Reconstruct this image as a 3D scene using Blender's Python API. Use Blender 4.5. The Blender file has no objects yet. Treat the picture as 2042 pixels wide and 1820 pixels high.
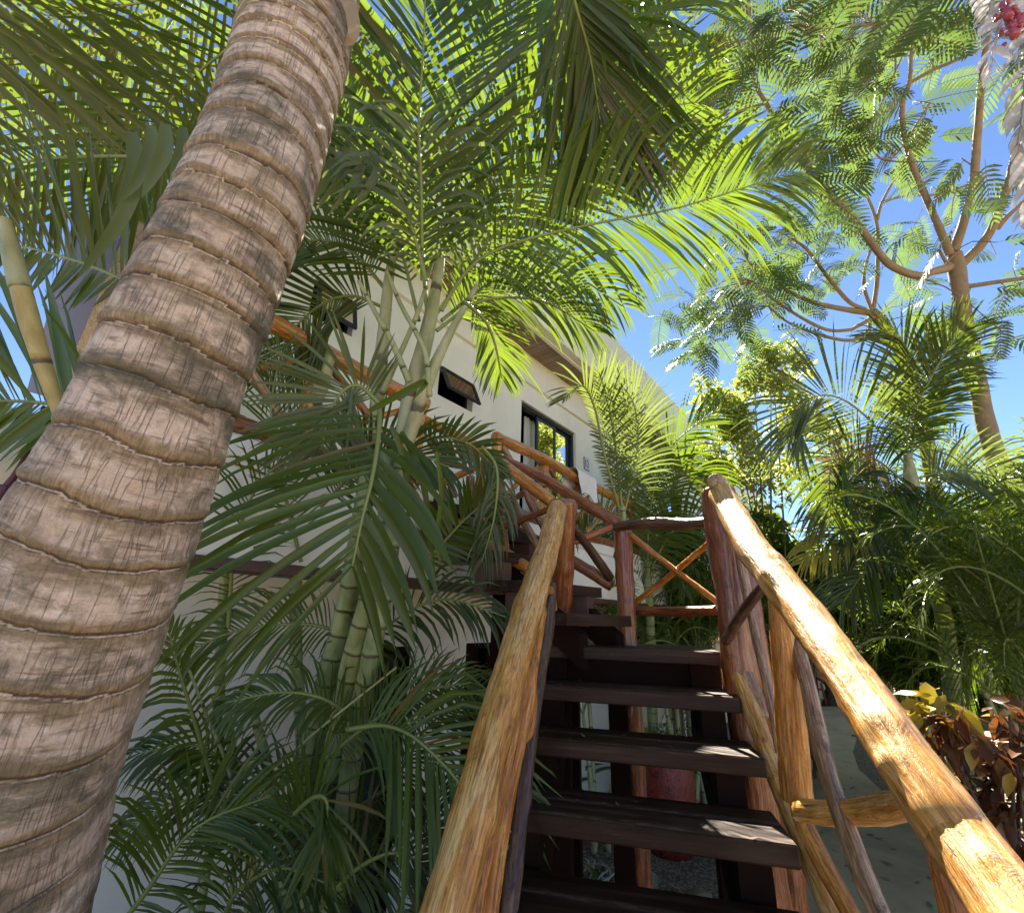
import bpy, math, random
import numpy as np
from mathutils import Vector, Matrix, noise

rnd = random.Random(11)
nr = np.random.RandomState(11)
SC = bpy.context.scene
COL = SC.collection
R_ = math.radians

# ------------------------------------------------------------------ camera, sky, sun, exposure
F, CX, CY, H = 911.0, 1020.5, 910.0, 2.35
PITCH, ROLL = R_(19.5), R_(1.7)
CAM = Vector((0, 0, H))
FWD = Vector((0, math.cos(PITCH), math.sin(PITCH)))
UP0 = Vector((0, -math.sin(PITCH), math.cos(PITCH)))
RT0 = Vector((1, 0, 0))
CRT = RT0 * math.cos(ROLL) + UP0 * math.sin(ROLL)
CUP = UP0 * math.cos(ROLL) - RT0 * math.sin(ROLL)
cam_d = bpy.data.cameras.new('camera')
cam_d.sensor_width = 36.0
cam_d.lens = F / 2041.0 * 36.0
cam_d.clip_start = 0.05
cam_d.clip_end = 500
cam = bpy.data.objects.new('camera', cam_d)
COL.objects.link(cam)
cam.matrix_world = Matrix(((CRT.x, CUP.x, -FWD.x, 0), (CRT.y, CUP.y, -FWD.y, 0), (CRT.z, CUP.z, -FWD.z, H), (0, 0, 0, 1)))
SC.camera = cam

SUN_EL, SUN_AZ = R_(48.8), R_(9.7)
w = bpy.data.worlds.new('World')
SC.world = w
w.use_nodes = True
wn = w.node_tree
bg = wn.nodes['Background']
sky = wn.nodes.new('ShaderNodeTexSky')
sky.sky_type = 'NISHITA'
sky.sun_disc = False
sky.sun_elevation = SUN_EL
sky.sun_rotation = SUN_AZ
sky.air_density = 1.0
sky.dust_density = 0.0
sky.ozone_density = 3.2
sky.altitude = 5500
wn.links.new(sky.outputs[0], bg.inputs[0])
bg.inputs[1].default_value = 0.06
sd = bpy.data.lights.new('sun', 'SUN')
sd.energy = 5.0
sd.angle = R_(0.5)
sd.color = (1.0, 0.92, 0.78)
so = bpy.data.objects.new('sun', sd)
COL.objects.link(so)
sunv = Vector((math.sin(SUN_AZ) * math.cos(SUN_EL), math.cos(SUN_AZ) * math.cos(SUN_EL), math.sin(SUN_EL)))
so.rotation_euler = sunv.to_track_quat('Z', 'Y').to_euler()
so.location = (2, 8, 12)
SC.view_settings.view_transform = 'Standard'
SC.view_settings.look = 'None'
SC.view_settings.gamma = 1.0
SC.view_settings.exposure = 2.6
SC.cycles.use_denoising = True
SC.cycles.max_bounces = 8
SC.cycles.transparent_max_bounces = 8
SC.cycles.transmission_bounces = 4
SC.cycles.sample_clamp_indirect = 8.0


def P(x, y, d):
    """point seen at (x, y) of a 2041x1820 picture, d metres along the view axis"""
    a, b = (x - CX) / F, -(y - CY) / F
    return CAM + (FWD + CRT * a + CUP * b) * d


def dep(p):
    return (p - CAM).dot(FWD)


def at_z(x, y, z):
    v = P(x, y, 1) - CAM
    return CAM + v * ((z - H) / v.z)


BA = R_(38.0)
BD = Vector((math.sin(BA), math.cos(BA), 0))      # along the building
BN = Vector((math.cos(BA), -math.sin(BA), 0))     # out of the wall towards the garden


def BP(u, wd, z):
    return BD * u + BN * wd + Vector((0, 0, z))


# ------------------------------------------------------------------ mesh helpers
WLOC = {}


class MB:
    def __init__(s):
        s.v, s.f, s.mi, s.gp, s.n = [], [], [], [], 0

    def add(s, verts, faces, mi=0, gp=None):
        verts = np.asarray([tuple(q) for q in verts], dtype=float) if not isinstance(verts, np.ndarray) else verts
        s.v.append(verts)
        gp = verts if gp is None else np.asarray(gp, dtype=float)
        s.gp.append(gp)
        for f in faces:
            s.f.append(tuple(int(i) + s.n for i in f))
            s.mi.append(mi)
        s.n += len(verts)

    def build(s, name, mats, parent=None, smooth=True, loc=None):
        v = np.concatenate(s.v)
        gp = np.concatenate(s.gp)
        if parent is not None:
            o0 = WLOC[parent.name]
        elif loc is not None:
            o0 = Vector(loc)
        else:
            o0 = Vector(((v[:, 0].min() + v[:, 0].max()) / 2, (v[:, 1].min() + v[:, 1].max()) / 2, v[:, 2].min()))
        vv = v - np.array(o0)
        me = bpy.data.meshes.new(name)
        me.from_pydata([], [], []) if False else None
        nv = len(vv)
        me.vertices.add(nv)
        me.vertices.foreach_set('co', vv.astype(np.float32).ravel())
        tot = np.array([len(f) for f in s.f], dtype=np.int32)
        st = np.concatenate(([0], np.cumsum(tot)[:-1])).astype(np.int32)
        flat = np.concatenate([np.array(f, dtype=np.int32) for f in s.f]) if s.f else np.zeros(0, np.int32)
        me.loops.add(len(flat))
        me.loops.foreach_set('vertex_index', flat)
        me.polygons.add(len(tot))
        me.polygons.foreach_set('loop_start', st)
        me.polygons.foreach_set('loop_total', tot)
        me.polygons.foreach_set('material_index', np.array(s.mi, dtype=np.int32))
        me.polygons.foreach_set('use_smooth', np.full(len(tot), smooth, dtype=bool))
        me.update(calc_edges=True)
        at = me.attributes.new('gp', 'FLOAT_VECTOR', 'POINT')
        at.data.foreach_set('vector', gp.astype(np.float32).ravel())
        for m in (mats if isinstance(mats, (list, tuple)) else [mats]):
            me.materials.append(m)
        o = bpy.data.objects.new(name, me)
        COL.objects.link(o)
        if parent is not None:
            o.parent = parent
            WLOC[o.name] = o0
        else:
            o.location = o0
            WLOC[o.name] = o0
        return o


def thing(name, label, cat, loc, group=None):
    o = bpy.data.objects.new(name, None)
    o.empty_display_size = 0.2
    COL.objects.link(o)
    o.location = loc
    o['label'] = label
    o['category'] = cat
    if group:
        o['group'] = group
    WLOC[o.name] = Vector(loc)
    return o


def tag(o, label, cat, group=None, kind=None):
    if label: o['label'] = label
    if cat: o['category'] = cat
    if group: o['group'] = group
    if kind: o['kind'] = kind
    return o


def copy_tree(o, parent=None):
    c = o.copy()
    COL.objects.link(c)
    c.parent = parent
    for ch in o.children:
        copy_tree(ch, c)
    return c


def catmull(pts, n):
    """n points along a Catmull-Rom curve through rows of pts (any width)"""
    p = np.asarray([tuple(q) for q in pts], dtype=float)
    if len(p) == 2:
        t = np.linspace(0, 1, n)[:, None]
        return p[0] * (1 - t) + p[1] * t
    q = np.vstack([2 * p[0] - p[1], p, 2 * p[-1] - p[-2]])
    m = len(p) - 1
    t = np.linspace(0, m, n)
    i = np.minimum(t.astype(int), m - 1)
    u = (t - i)[:, None]
    a, b, c, d = q[i], q[i + 1], q[i + 2], q[i + 3]
    return 0.5 * (2 * b + (c - a) * u + (2 * a - 5 * b + 4 * c - d) * u ** 2 + (3 * b - a - 3 * c + d) * u ** 3)


def tube(mb, pts, radii, seg=10, n=None, bump=0.0, caps=True, mi=0, seed=0, bscale=7.0, oval=0.0):
    p = np.asarray([tuple(q) for q in pts], dtype=float)
    if np.isscalar(radii):
        radii = [radii] * len(p)
    if len(radii) != len(p):
        radii = np.interp(np.linspace(0, 1, len(p)), np.linspace(0, 1, len(radii)), radii)
    L = np.linalg.norm(np.diff(p, axis=0), axis=1).sum()
    if n is None:
        n = max(2, int(L / 0.022) + 1) if bump > 0 else max(2, 4 * (len(p) - 1) + 1)
    c = catmull(np.column_stack([p, radii]), n)
    rr = c[:, 3]
    c = c[:, :3]
    T = np.gradient(c, axis=0)
    T /= np.linalg.norm(T, axis=1)[:, None] + 1e-9
    cum = np.concatenate(([0], np.cumsum(np.linalg.norm(np.diff(c, axis=0), axis=1))))
    ref = np.array([0, 0, 1.0]) if abs(T[0, 2]) < 0.9 else np.array([1.0, 0, 0])
    X = np.cross(T[0], ref); X /= np.linalg.norm(X)
    V, G = [], []
    th = np.linspace(0, 2 * math.pi, seg, endpoint=False)
    ct, sn = np.cos(th), np.sin(th)
    kr = random.Random(seed * 17 + 5)
    knots = [(kr.uniform(0, 6.283), kr.uniform(0, cum[-1]), kr.uniform(.5, 1.6), kr.uniform(.018, .035)) for _ in range(int(cum[-1] / .16))] if bump >= .07 else []
    for k in range(n):
        X = X - T[k] * X.dot(T[k]); X /= np.linalg.norm(X)
        Y = np.cross(T[k], X)
        kadd = np.zeros(seg)
        for kt, kv, ka, ks in knots:
            if abs(cum[k] - kv) < 3 * ks:
                dth = np.abs((th - kt + math.pi) % (2 * math.pi) - math.pi) * rr[k]
                kadd += bump * ka * np.exp(-((cum[k] - kv) / ks) ** 2 - (dth / (ks * 1.1)) ** 2)
        if bump > 0:
            r = np.array([rr[k] * (1 + bump * noise.noise(Vector((ct[j] * 1.1 + seed * 3.1, sn[j] * 1.1, cum[k] * bscale)))
                                   + bump * .6 * noise.noise(Vector((seed * 7.7, 5.0, cum[k] * bscale * .45)))
                                   + bump * .35 * noise.noise(Vector((ct[j] * 3 + seed, sn[j] * 3, cum[k] * bscale * 3))) + kadd[j]) for j in range(seg)])
        else:
            r = np.full(seg, rr[k])
        ring = c[k] + np.outer(ct * r, X) * (1 + oval) + np.outer(sn * r, Y)
        V.append(ring)
        G.append(np.column_stack([ct * rr[k], sn * rr[k], np.full(seg, cum[k])]))
    fs = []
    for k in range(n - 1):
        for j in range(seg):
            a, b = k * seg + j, k * seg + (j + 1) % seg
            fs.append((a, b, b + seg, a + seg))
    V = np.vstack(V); G = np.vstack(G)
    if caps:
        b0 = len(V)
        ins0 = c[0] + (V[:seg] - c[0]) * .8 - T[0] * rr[0] * .12
        ins1 = c[-1] + (V[(n - 1) * seg:n * seg] - c[-1]) * .8 + T[-1] * rr[-1] * .12
        V = np.vstack([V, ins0, ins1]); G = np.vstack([G, G[:seg] * [.8, .8, 1], G[(n - 1) * seg:n * seg] * [.8, .8, 1]])
        for j in range(seg):
            j2 = (j + 1) % seg
            fs.append((b0 + j, b0 + j2, j2, j))
            fs.append(((n - 1) * seg + j, (n - 1) * seg + j2, b0 + seg + j2, b0 + seg + j))
        fs.append(tuple(b0 + j for j in reversed(range(seg))))
        fs.append(tuple(b0 + seg + j for j in range(seg)))
    mb.add(V, fs, mi, G)


def box(mb, o, ax, ay, az, mi=0, bev=0.0):
    """box from corner o with edge vectors ax, ay, az; gp = box coords (length first)"""
    o, ax, ay, az = Vector(o), Vector(ax), Vector(ay), Vector(az)
    lx, ly, lz = ax.length, ay.length, az.length
    if bev <= 0:
        vs = [o + ax * i + ay * j + az * k for k in (0, 1) for j in (0, 1) for i in (0, 1)]
        gp = [(i * lx, j * ly, k * lz) for k in (0, 1) for j in (0, 1) for i in (0, 1)]
        mb.add(vs, [(0, 2, 3, 1), (4, 5, 7, 6), (0, 1, 5, 4), (2, 6, 7, 3), (0, 4, 6, 2), (1, 3, 7, 5)], mi, gp)
        return
    ex, ey, ez = ax / lx, ay / ly, az / lz
    # chamfered box
    vs, gp, idx = [], [], {}
    for k in (0, 1):
        for j in (0, 1):
            for i in (0, 1):
                c = o + ax * i + ay * j + az * k
                sx, sy, sz = (1 - 2 * i) * bev, (1 - 2 * j) * bev, (1 - 2 * k) * bev
                for t, (dx, dy, dz) in enumerate(((0, sy, sz), (sx, 0, sz), (sx, sy, 0))):
                    idx[(i, j, k, t)] = len(vs)
                    vs.append(c + ex * dx + ey * dy + ez * dz)
                    gp.append((i * lx + dx, j * ly + dy, k * lz + dz))
    fs = []
    I = lambda i, j, k, t: idx[(i, j, k, t)]
    for i in (0, 1):
        q = [I(i, 0, 0, 0), I(i, 1, 0, 0), I(i, 1, 1, 0), I(i, 0, 1, 0)]; fs.append(q if i else q[::-1])
        q = [I(0, i, 0, 1), I(0, i, 1, 1), I(1, i, 1, 1), I(1, i, 0, 1)]; fs.append(q if i else q[::-1])
        q = [I(0, 0, i, 2), I(1, 0, i, 2), I(1, 1, i, 2), I(0, 1, i, 2)]; fs.append(q if i else q[::-1])
    for a in (0, 1):
        for b in (0, 1):
            fs.append([I(0, a, b, 1), I(1, a, b, 1), I(1, a, b, 2), I(0, a, b, 2)])
            fs.append([I(a, 0, b, 0), I(a, 1, b, 0), I(a, 1, b, 2), I(a, 0, b, 2)])
            fs.append([I(a, b, 0, 0), I(a, b, 1, 0), I(a, b, 1, 1), I(a, b, 0, 1)])
    for i in (0, 1):
        for j in (0, 1):
            for k in (0, 1):
                fs.append([I(i, j, k, 0), I(i, j, k, 1), I(i, j, k, 2)])
    mb.add(vs, fs, mi, gp)


def prism(mb, poly, dz, mi=0):
    """vertical prism on a list of ground points (top at their z, going down dz)"""
    n = len(poly)
    vs = [Vector(p) for p in poly] + [Vector(p) - Vector((0, 0, dz)) for p in poly]
    fs = [tuple(range(n)), tuple(reversed(range(n, 2 * n)))] + [(i, i + n, (i + 1) % n + n, (i + 1) % n) for i in range(n)]
    o = vs[0]; e = (vs[1] - vs[0]).normalized(); g = Vector((0, 0, 1)).cross(e)
    mb.add(vs, fs, mi, [((q - o).dot(e), (q - o).dot(g), q.z) for q in vs])


def frond(mb, path, L, wd, n=40, a0=62, a1=22, droop=.5, N=(0, 0, 1), vee=.25, start=.12, segs=4, twist=.3, jit=1.0,
          rr=.009, sides=(1, -1), lm=0, rm=1, sideL=(1, 1), endk=.45, basek=.55, fold=True):
    c = catmull(path, 28)
    cum = np.concatenate(([0], np.cumsum(np.linalg.norm(np.diff(c, axis=0), axis=1))))
    Lr = cum[-1]; cum /= cum[-1]
    T = np.gradient(c, axis=0); T /= np.linalg.norm(T, axis=1)[:, None] + 1e-9
    N = np.array(tuple(N), float)
    tube(mb, c[::3], [rr * 1.5, rr * 1.1, rr * .5], seg=5, n=16, mi=rm, caps=False)
    for si, s in enumerate(sides):
        tt = np.linspace(0, 1, n) + nr.uniform(-.25, .25, n) / n * jit
        tt = np.clip(tt, 0, 1)
        t = start + (1 - start) * tt
        base = np.column_stack([np.interp(t, cum, c[:, k]) for k in range(3)])
        Tt = np.column_stack([np.interp(t, cum, T[:, k]) for k in range(3)])
        Tt /= np.linalg.norm(Tt, axis=1)[:, None]
        S = np.cross(Tt, N); S /= np.linalg.norm(S, axis=1)[:, None] + 1e-9
        Nn = np.cross(S, Tt)
        a = np.radians(a0 + (a1 - a0) * tt ** 1.3 + nr.normal(0, 3.0 * jit, n))
        v = vee + nr.normal(0, .10 * jit, n)
        D = np.cos(a)[:, None] * Tt + np.sin(a)[:, None] * (s * S * np.cos(v)[:, None] + Nn * np.sin(v)[:, None])
        prof = np.interp(tt, [0, .25, .55, .85, 1], [basek, .95, 1, .78, endk])
        Ln = L * prof * nr.uniform(.9, 1.08, n) * sideL[si]
        W_ = wd * .66 * np.interp(tt, [0, .2, .8, 1], [.7, 1, 1, .7]) * nr.uniform(.85, 1.12, n)
        tw = nr.normal(0, twist, n)
        dr = droop * nr.uniform(.6, 1.5, n)
        wp = {2: [.5, 1, .0], 3: [.45, 1, .8, .04], 4: [.4, .95, 1, .7, .04], 5: [.4, .9, 1, .9, .6, .03]}[segs]
        rows = []
        p = base.copy(); d = D.copy()
        for k in range(segs + 1):
            Wv = np.cross(d, Nn); Wv /= np.linalg.norm(Wv, axis=1)[:, None] + 1e-9
            Nv = np.cross(Wv, d)
            Wt = Wv * np.cos(tw)[:, None] + Nv * np.sin(tw)[:, None]
            Nt = np.cross(Wt, d)
            h = (W_ * wp[k] * .5)[:, None]
            if fold:
                rows += [p - Wt * h, p - Nt * h * .35, p + Wt * h]
            else:
                rows += [p - Wt * h, p + Wt * h]
            if k < segs:
                p = p + d * (Ln / segs)[:, None]
                d = d + np.outer(dr * (k + 1) / segs, [0, 0, -1.0]) * (1.2 - np.abs(d[:, 2:3]) * .5)
                d /= np.linalg.norm(d, axis=1)[:, None]
        m = 3 if fold else 2
        per = m * (segs + 1)
        arr = np.stack(rows, axis=1).reshape(-1, 3)
        fs = []
        for i in range(n):
            o = i * per
            for k in range(segs):
                for q in range(m - 1):
                    a_ = o + k * m + q
                    fs.append((a_, a_ + 1, a_ + m + 1, a_ + m))
        mb.add(arr, fs, lm, arr)


def arc(base, az, e0, L, bend, n=6):
    """a drooping frond axis"""
    p = Vector(base); out = [p.copy()]
    for k in range(n):
        e = e0 - bend * ((k + .5) / n) ** 1.4
        p = p + Vector((math.sin(az) * math.cos(e), math.cos(az) * math.cos(e), math.sin(e))) * (L / n)
        out.append(p.copy())
    return out


# ------------------------------------------------------------------ materials
def new_mat(name):
    m = bpy.data.materials.new(name)
    m.use_nodes = True
    nt = m.node_tree
    return m, nt, nt.nodes['Principled BSDF'], nt.nodes['Material Output']


def nd(nt, typ, **kw):
    n = nt.nodes.new(typ)
    for k, v in kw.items():
        if k.startswith('i_'):
            n.inputs[k[2:].replace('_', ' ')].default_value = v
        else:
            setattr(n, k, v)
    return n


def ramp(nt, src, stops, interp='LINEAR'):
    r = nt.nodes.new('ShaderNodeValToRGB')
    r.color_ramp.interpolation = interp
    el = r.color_ramp.elements
    while len(el) < len(stops): el.new(0.5)
    for e, (p, c) in zip(el, stops):
        e.position = p
        e.color = (c, c, c, 1) if isinstance(c, (int, float)) else (*c, 1)
    nt.links.new(src, r.inputs[0])
    return r.outputs[0]


def mixc(nt, f, a, b, blend='MIX'):
    m = nt.nodes.new('ShaderNodeMix'); m.data_type = 'RGBA'; m.blend_type = blend
    for s, v in ((m.inputs[0], f), (m.inputs[6], a), (m.inputs[7], b)):
        if hasattr(v, 'is_linked') or hasattr(v, 'links'): nt.links.new(v, s)
        elif isinstance(v, (int, float)): s.default_value = v
        else: s.default_value = (*v, 1)
    return m.outputs[2]


def mathn(nt, op, a, b=None, c=None):
    m = nt.nodes.new('ShaderNodeMath'); m.operation = op
    for s, v in zip(m.inputs, (a, b, c)):
        if v is None: continue
        if isinstance(v, (int, float)): s.default_value = v
        else: nt.links.new(v, s)
    return m.outputs[0]


def coords(nt, scale, attr=True, rand=True):
    if attr:
        a = nd(nt, 'ShaderNodeAttribute', attribute_name='gp').outputs['Vector']
    else:
        a = nt.nodes.new('ShaderNodeTexCoord').outputs['Object']
    if rand:
        oi = nt.nodes.new('ShaderNodeObjectInfo')
        v = nt.nodes.new('ShaderNodeVectorMath'); v.operation = 'ADD'
        r = mathn(nt, 'MULTIPLY', oi.outputs['Random'], 13.0)
        nt.links.new(a, v.inputs[0]); nt.links.new(r, v.inputs[1])
        a = v.outputs[0]
    mp = nt.nodes.new('ShaderNodeMapping')
    mp.inputs['Scale'].default_value = scale
    nt.links.new(a, mp.inputs[0])
    return mp.outputs[0]


def noisen(nt, vec, scale=1.0, detail=4.0, rough=.55, dist=0.0):
    n = nt.nodes.new('ShaderNodeTexNoise')
    n.inputs['Scale'].default_value = scale; n.inputs['Detail'].default_value = detail
    n.inputs['Roughness'].default_value = rough; n.inputs['Distortion'].default_value = dist
    nt.links.new(vec, n.inputs['Vector'])
    return n.outputs[0]


def bump(nt, bs, h, strength=.3, dist=.01):
    b = nt.nodes.new('ShaderNodeBump')
    b.inputs['Strength'].default_value = strength; b.inputs['Distance'].default_value = dist
    nt.links.new(h, b.inputs['Height']); nt.links.new(b.outputs[0], bs.inputs['Normal'])


def log_mat(name, dark, mid, pale, rough=.28, stain=.5):
    m, nt, bs, _ = new_mat(name)
    g = noisen(nt, coords(nt, (42, 42, 3.4)), 1, 7, .68, .9)
    f = noisen(nt, coords(nt, (170, 170, 7)), 1, 4, .65, .3)
    fl_ = noisen(nt, coords(nt, (95, 95, 14)), 1, 3, .6, .2)
    b = noisen(nt, coords(nt, (8, 8, 2.6)), 1, 5, .65, 1.0)
    k = noisen(nt, coords(nt, (15, 15, 6)), 1, 6, .72, 1.8)
    c = ramp(nt, g, [(.30, mid), (.47, mid), (.60, pale), (.75, pale)])
    c2 = ramp(nt, g, [(.30, dark), (.50, mid), (.72, tuple((x + y) / 2 for x, y in zip(mid, pale)))])
    c = mixc(nt, ramp(nt, b, [(.42, 0.0), (.58, 1.0)]), c, c2)
    c = mixc(nt, ramp(nt, fl_, [(.56, 0.0), (.66, .6)]), c, pale)
    c = mixc(nt, ramp(nt, fl_, [(.33, .6), (.42, 0.0)]), c, dark)
    fl = ramp(nt, f, [(.32, .45), (.5, 1.0), (.7, 1.25)])
    c = mixc(nt, 1.0, c, fl, 'MULTIPLY')
    st = ramp(nt, k, [(.57, 0.0), (.66, stain)])
    c = mixc(nt, st, c, tuple(q * .35 for q in dark))
    nt.links.new(c, bs.inputs['Base Color'])
    nt.links.new(ramp(nt, b, [(.3, rough), (.7, rough + .2)]), bs.inputs['Roughness'])
    bs.inputs['Coat Weight'].default_value = .5
    bs.inputs['Coat Roughness'].default_value = .16
    h = mathn(nt, 'ADD', mathn(nt, 'MULTIPLY', g, 1.2), mathn(nt, 'ADD', mathn(nt, 'MULTIPLY', f, .35), mathn(nt, 'MULTIPLY', k, .9)))
    bump(nt, bs, h, .75, .009)
    return m


def leaf_mat(name, c1, c2, tr, rough=.38, tw=.42, yellow=None):
    m, nt, bs, out = new_mat(name)
    geo = nt.nodes.new('ShaderNodeNewGeometry')
    oi = nt.nodes.new('ShaderNodeObjectInfo')
    tcn = noisen(nt, coords(nt, (2.2, 2.2, 2.2), True, False), 1, 2, .5)
    isl = mathn(nt, 'MULTIPLY', geo.outputs['Random Per Island'], .6)
    f = mathn(nt, 'ADD', isl, mathn(nt, 'MULTIPLY', tcn, .5))
    c = mixc(nt, f, c1, c2)
    if yellow:
        yf = ramp(nt, geo.outputs['Random Per Island'], [(.93, 0.0), (.95, .9)])
        c = mixc(nt, yf, c, yellow)
    br = mathn(nt, 'MULTIPLY_ADD', oi.outputs['Random'], .5, .78)
    cm = nt.nodes.new('ShaderNodeVectorMath'); cm.operation = 'SCALE'
    nt.links.new(c, cm.inputs[0]); nt.links.new(br, cm.inputs['Scale'])
    nt.links.new(cm.outputs[0], bs.inputs['Base Color'])
    bs.inputs['Roughness'].default_value = rough
    bs.inputs['Specular IOR Level'].default_value = .5
    t = nt.nodes.new('ShaderNodeBsdfTranslucent')
    tc = mixc(nt, f, tr, tuple(q * .6 for q in tr))
    nt.links.new(tc, t.inputs[0])
    mx = nt.nodes.new('ShaderNodeMixShader')
    mx.inputs[0].default_value = tw
    nt.links.new(bs.outputs[0], mx.inputs[1]); nt.links.new(t.outputs[0], mx.inputs[2])
    nt.links.new(mx.outputs[0], out.inputs[0])
    return m


def simple(name, col, rough=.6, metal=0.0, var=.15, scale=6.0, bmp=.1, coat=0.0):
    m, nt, bs, _ = new_mat(name)
    nn = noisen(nt, coords(nt, (scale,) * 3, True, True), 1, 5, .6)
    c = mixc(nt, nn, tuple(q * (1 - var) for q in col), tuple(min(1, q * (1 + var)) for q in col))
    nt.links.new(c, bs.inputs['Base Color'])
    bs.inputs['Roughness'].default_value = rough; bs.inputs['Metallic'].default_value = metal
    bs.inputs['Coat Weight'].default_value = coat
    if bmp: bump(nt, bs, noisen(nt, coords(nt, (scale * 8,) * 3), 1, 4, .6), bmp, .004)
    return m


M = {}
M['log_orange'] = log_mat('varnished_log', (.13, .03, .004), (.52, .18, .018), (.74, .38, .085), .22, .6)
M['log_pale'] = log_mat('pale_varnished_log', (.22, .06, .008), (.60, .265, .04), (.82, .52, .19), .24, .6)
M['log_red'] = log_mat('red_brown_log', (.045, .010, .004), (.24, .06, .012), (.46, .18, .05), .24, .55)
M['log_dark'] = log_mat('dark_weathered_log', (.018, .009, .006), (.085, .038, .018), (.22, .12, .06), .22, .6)
M['log_grey'] = log_mat('grey_brown_log', (.06, .025, .012), (.30, .155, .06), (.58, .40, .23), .3, .75)


def tread_mat():
    m, nt, bs, _ = new_mat('dark_stained_plank')
    g = noisen(nt, coords(nt, (1.6, 26, 26)), 1, 6, .65, .4)
    b = noisen(nt, coords(nt, (2.5, 9, 9)), 1, 4, .6)
    c = ramp(nt, g, [(.3, (.012, .005, .0025)), (.52, (.036, .016, .008)), (.75, (.085, .045, .027))])
    c = mixc(nt, ramp(nt, b, [(.5, 0.0), (.75, .45)]), c, (.11, .07, .045))
    sx = nt.nodes.new('ShaderNodeSeparateXYZ'); nt.links.new(coords(nt, (1, 1, 1), True, False), sx.inputs[0])
    sc = noisen(nt, coords(nt, (14, 40, 40)), 1, 5, .7)
    we = mathn(nt, 'MULTIPLY', ramp(nt, sx.outputs[1], [(.0, 0.0), (.0055, 0.0), (.009, 1.0), (.045, 0.0)]), ramp(nt, sc, [(.42, .1), (.6, 1.0)]))
    c = mixc(nt, mathn(nt, 'MULTIPLY', we, .7), c, (.23, .15, .10))
    du = noisen(nt, coords(nt, (5, 12, 12)), 1, 6, .75)
    c = mixc(nt, ramp(nt, du, [(.60, 0.0), (.76, .3)]), c, (.15, .11, .08))
    nt.links.new(c, bs.inputs['Base Color'])
    nt.links.new(ramp(nt, b, [(.3, .42), (.7, .6)]), bs.inputs['Roughness'])
    bs.inputs['Specular IOR Level'].default_value = .2
    bump(nt, bs, g, .45, .004)
    return m


M['tread'] = tread_mat()
M['dark_beam'] = simple('dark_timber_beam', (.016, .006, .003), .8, var=.4, scale=5)
M['dark_beam'].node_tree.nodes['Principled BSDF'].inputs['Specular IOR Level'].default_value = .12


def plaster():
    m, nt, bs, _ = new_mat('cream_plaster')
    b = noisen(nt, coords(nt, (.9, .9, .9)), 1, 5, .6, .4)
    s = noisen(nt, coords(nt, (3.5, 3.5, .5)), 1, 4, .6, .3)
    c = ramp(nt, b, [(.3, (.80, .735, .61)), (.5, (.87, .81, .69)), (.7, (.90, .845, .73))])
    c = mixc(nt, ramp(nt, s, [(.55, 0.0), (.8, .25)]), c, (.62, .53, .39))
    nt.links.new(c, bs.inputs['Base Color'])
    bs.inputs['Roughness'].default_value = .85
    f = noisen(nt, coords(nt, (40, 40, 40)), 1, 4, .6)
    bump(nt, bs, mathn(nt, 'ADD', f, mathn(nt, 'MULTIPLY', b, 3.0)), .18, .006)
    return m


M['plaster'] = plaster()


def soffit():
    m, nt, bs, _ = new_mat('slatted_wood_ceiling')
    v = coords(nt, (1, 1, 1), True, False)
    sp = nt.nodes.new('ShaderNodeSeparateXYZ'); nt.links.new(v, sp.inputs[0])
    slat = mathn(nt, 'FRACT', mathn(nt, 'MULTIPLY', sp.outputs[0], 28.0))
    idx = mathn(nt, 'FLOOR', mathn(nt, 'MULTIPLY', sp.outputs[0], 28.0))
    wn_ = nt.nodes.new('ShaderNodeTexWhiteNoise'); wn_.noise_dimensions = '1D'; nt.links.new(idx, wn_.inputs['W'])
    g = noisen(nt, coords(nt, (60, 3, 3)), 1, 4, .6)
    c = mixc(nt, wn_.outputs[0], (.24, .14, .08), (.62, .45, .32))
    c = mixc(nt, g, c, (.30, .20, .14))
    c = mixc(nt, ramp(nt, slat, [(.0, 1.0), (.16, 0.0), (.86, 0.0), (1.0, 1.0)]), c, (.05, .03, .02))
    nt.links.new(c, bs.inputs['Base Color']); bs.inputs['Roughness'].default_value = .55
    bump(nt, bs, ramp(nt, slat, [(0, 0.0), (.2, 1.0), (.8, 1.0), (1, 0.0)]), .8, .01)
    return m


M['soffit'] = soffit()
M['trim'] = simple('dark_wood_trim', (.10, .045, .028), .5, var=.4, scale=4)
M['frame'] = simple('black_aluminium_frame', (.025, .026, .03), .35, .3, var=.1, bmp=0)
M['grey_metal'] = simple('grey_painted_metal', (.22, .22, .23), .5, var=.1, bmp=0)
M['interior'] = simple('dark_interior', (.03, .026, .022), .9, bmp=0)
M['curtain'] = simple('pale_curtain', (.66, .63, .56), .9, bmp=0, scale=3)
M['white_cloth'] = simple('white_cloth', (.78, .75, .74), .9, var=.06, bmp=.3, scale=30)
M['plate'] = simple('ceramic_plate', (.66, .62, .58), .4, bmp=0)
M['ink'] = simple('dark_ink', (.06, .06, .08), .6, bmp=0)
M['plate_rim'] = simple('brown_rim', (.26, .12, .07), .5, bmp=0)
M['slate'] = simple('blue_grey_canvas', (.17, .18, .25), .8, var=.25, scale=5, bmp=.2)
M['wood_tan'] = log_mat('weathered_tan_beam', (.20, .11, .05), (.46, .30, .13), (.62, .48, .28), .6, .5)


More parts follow.
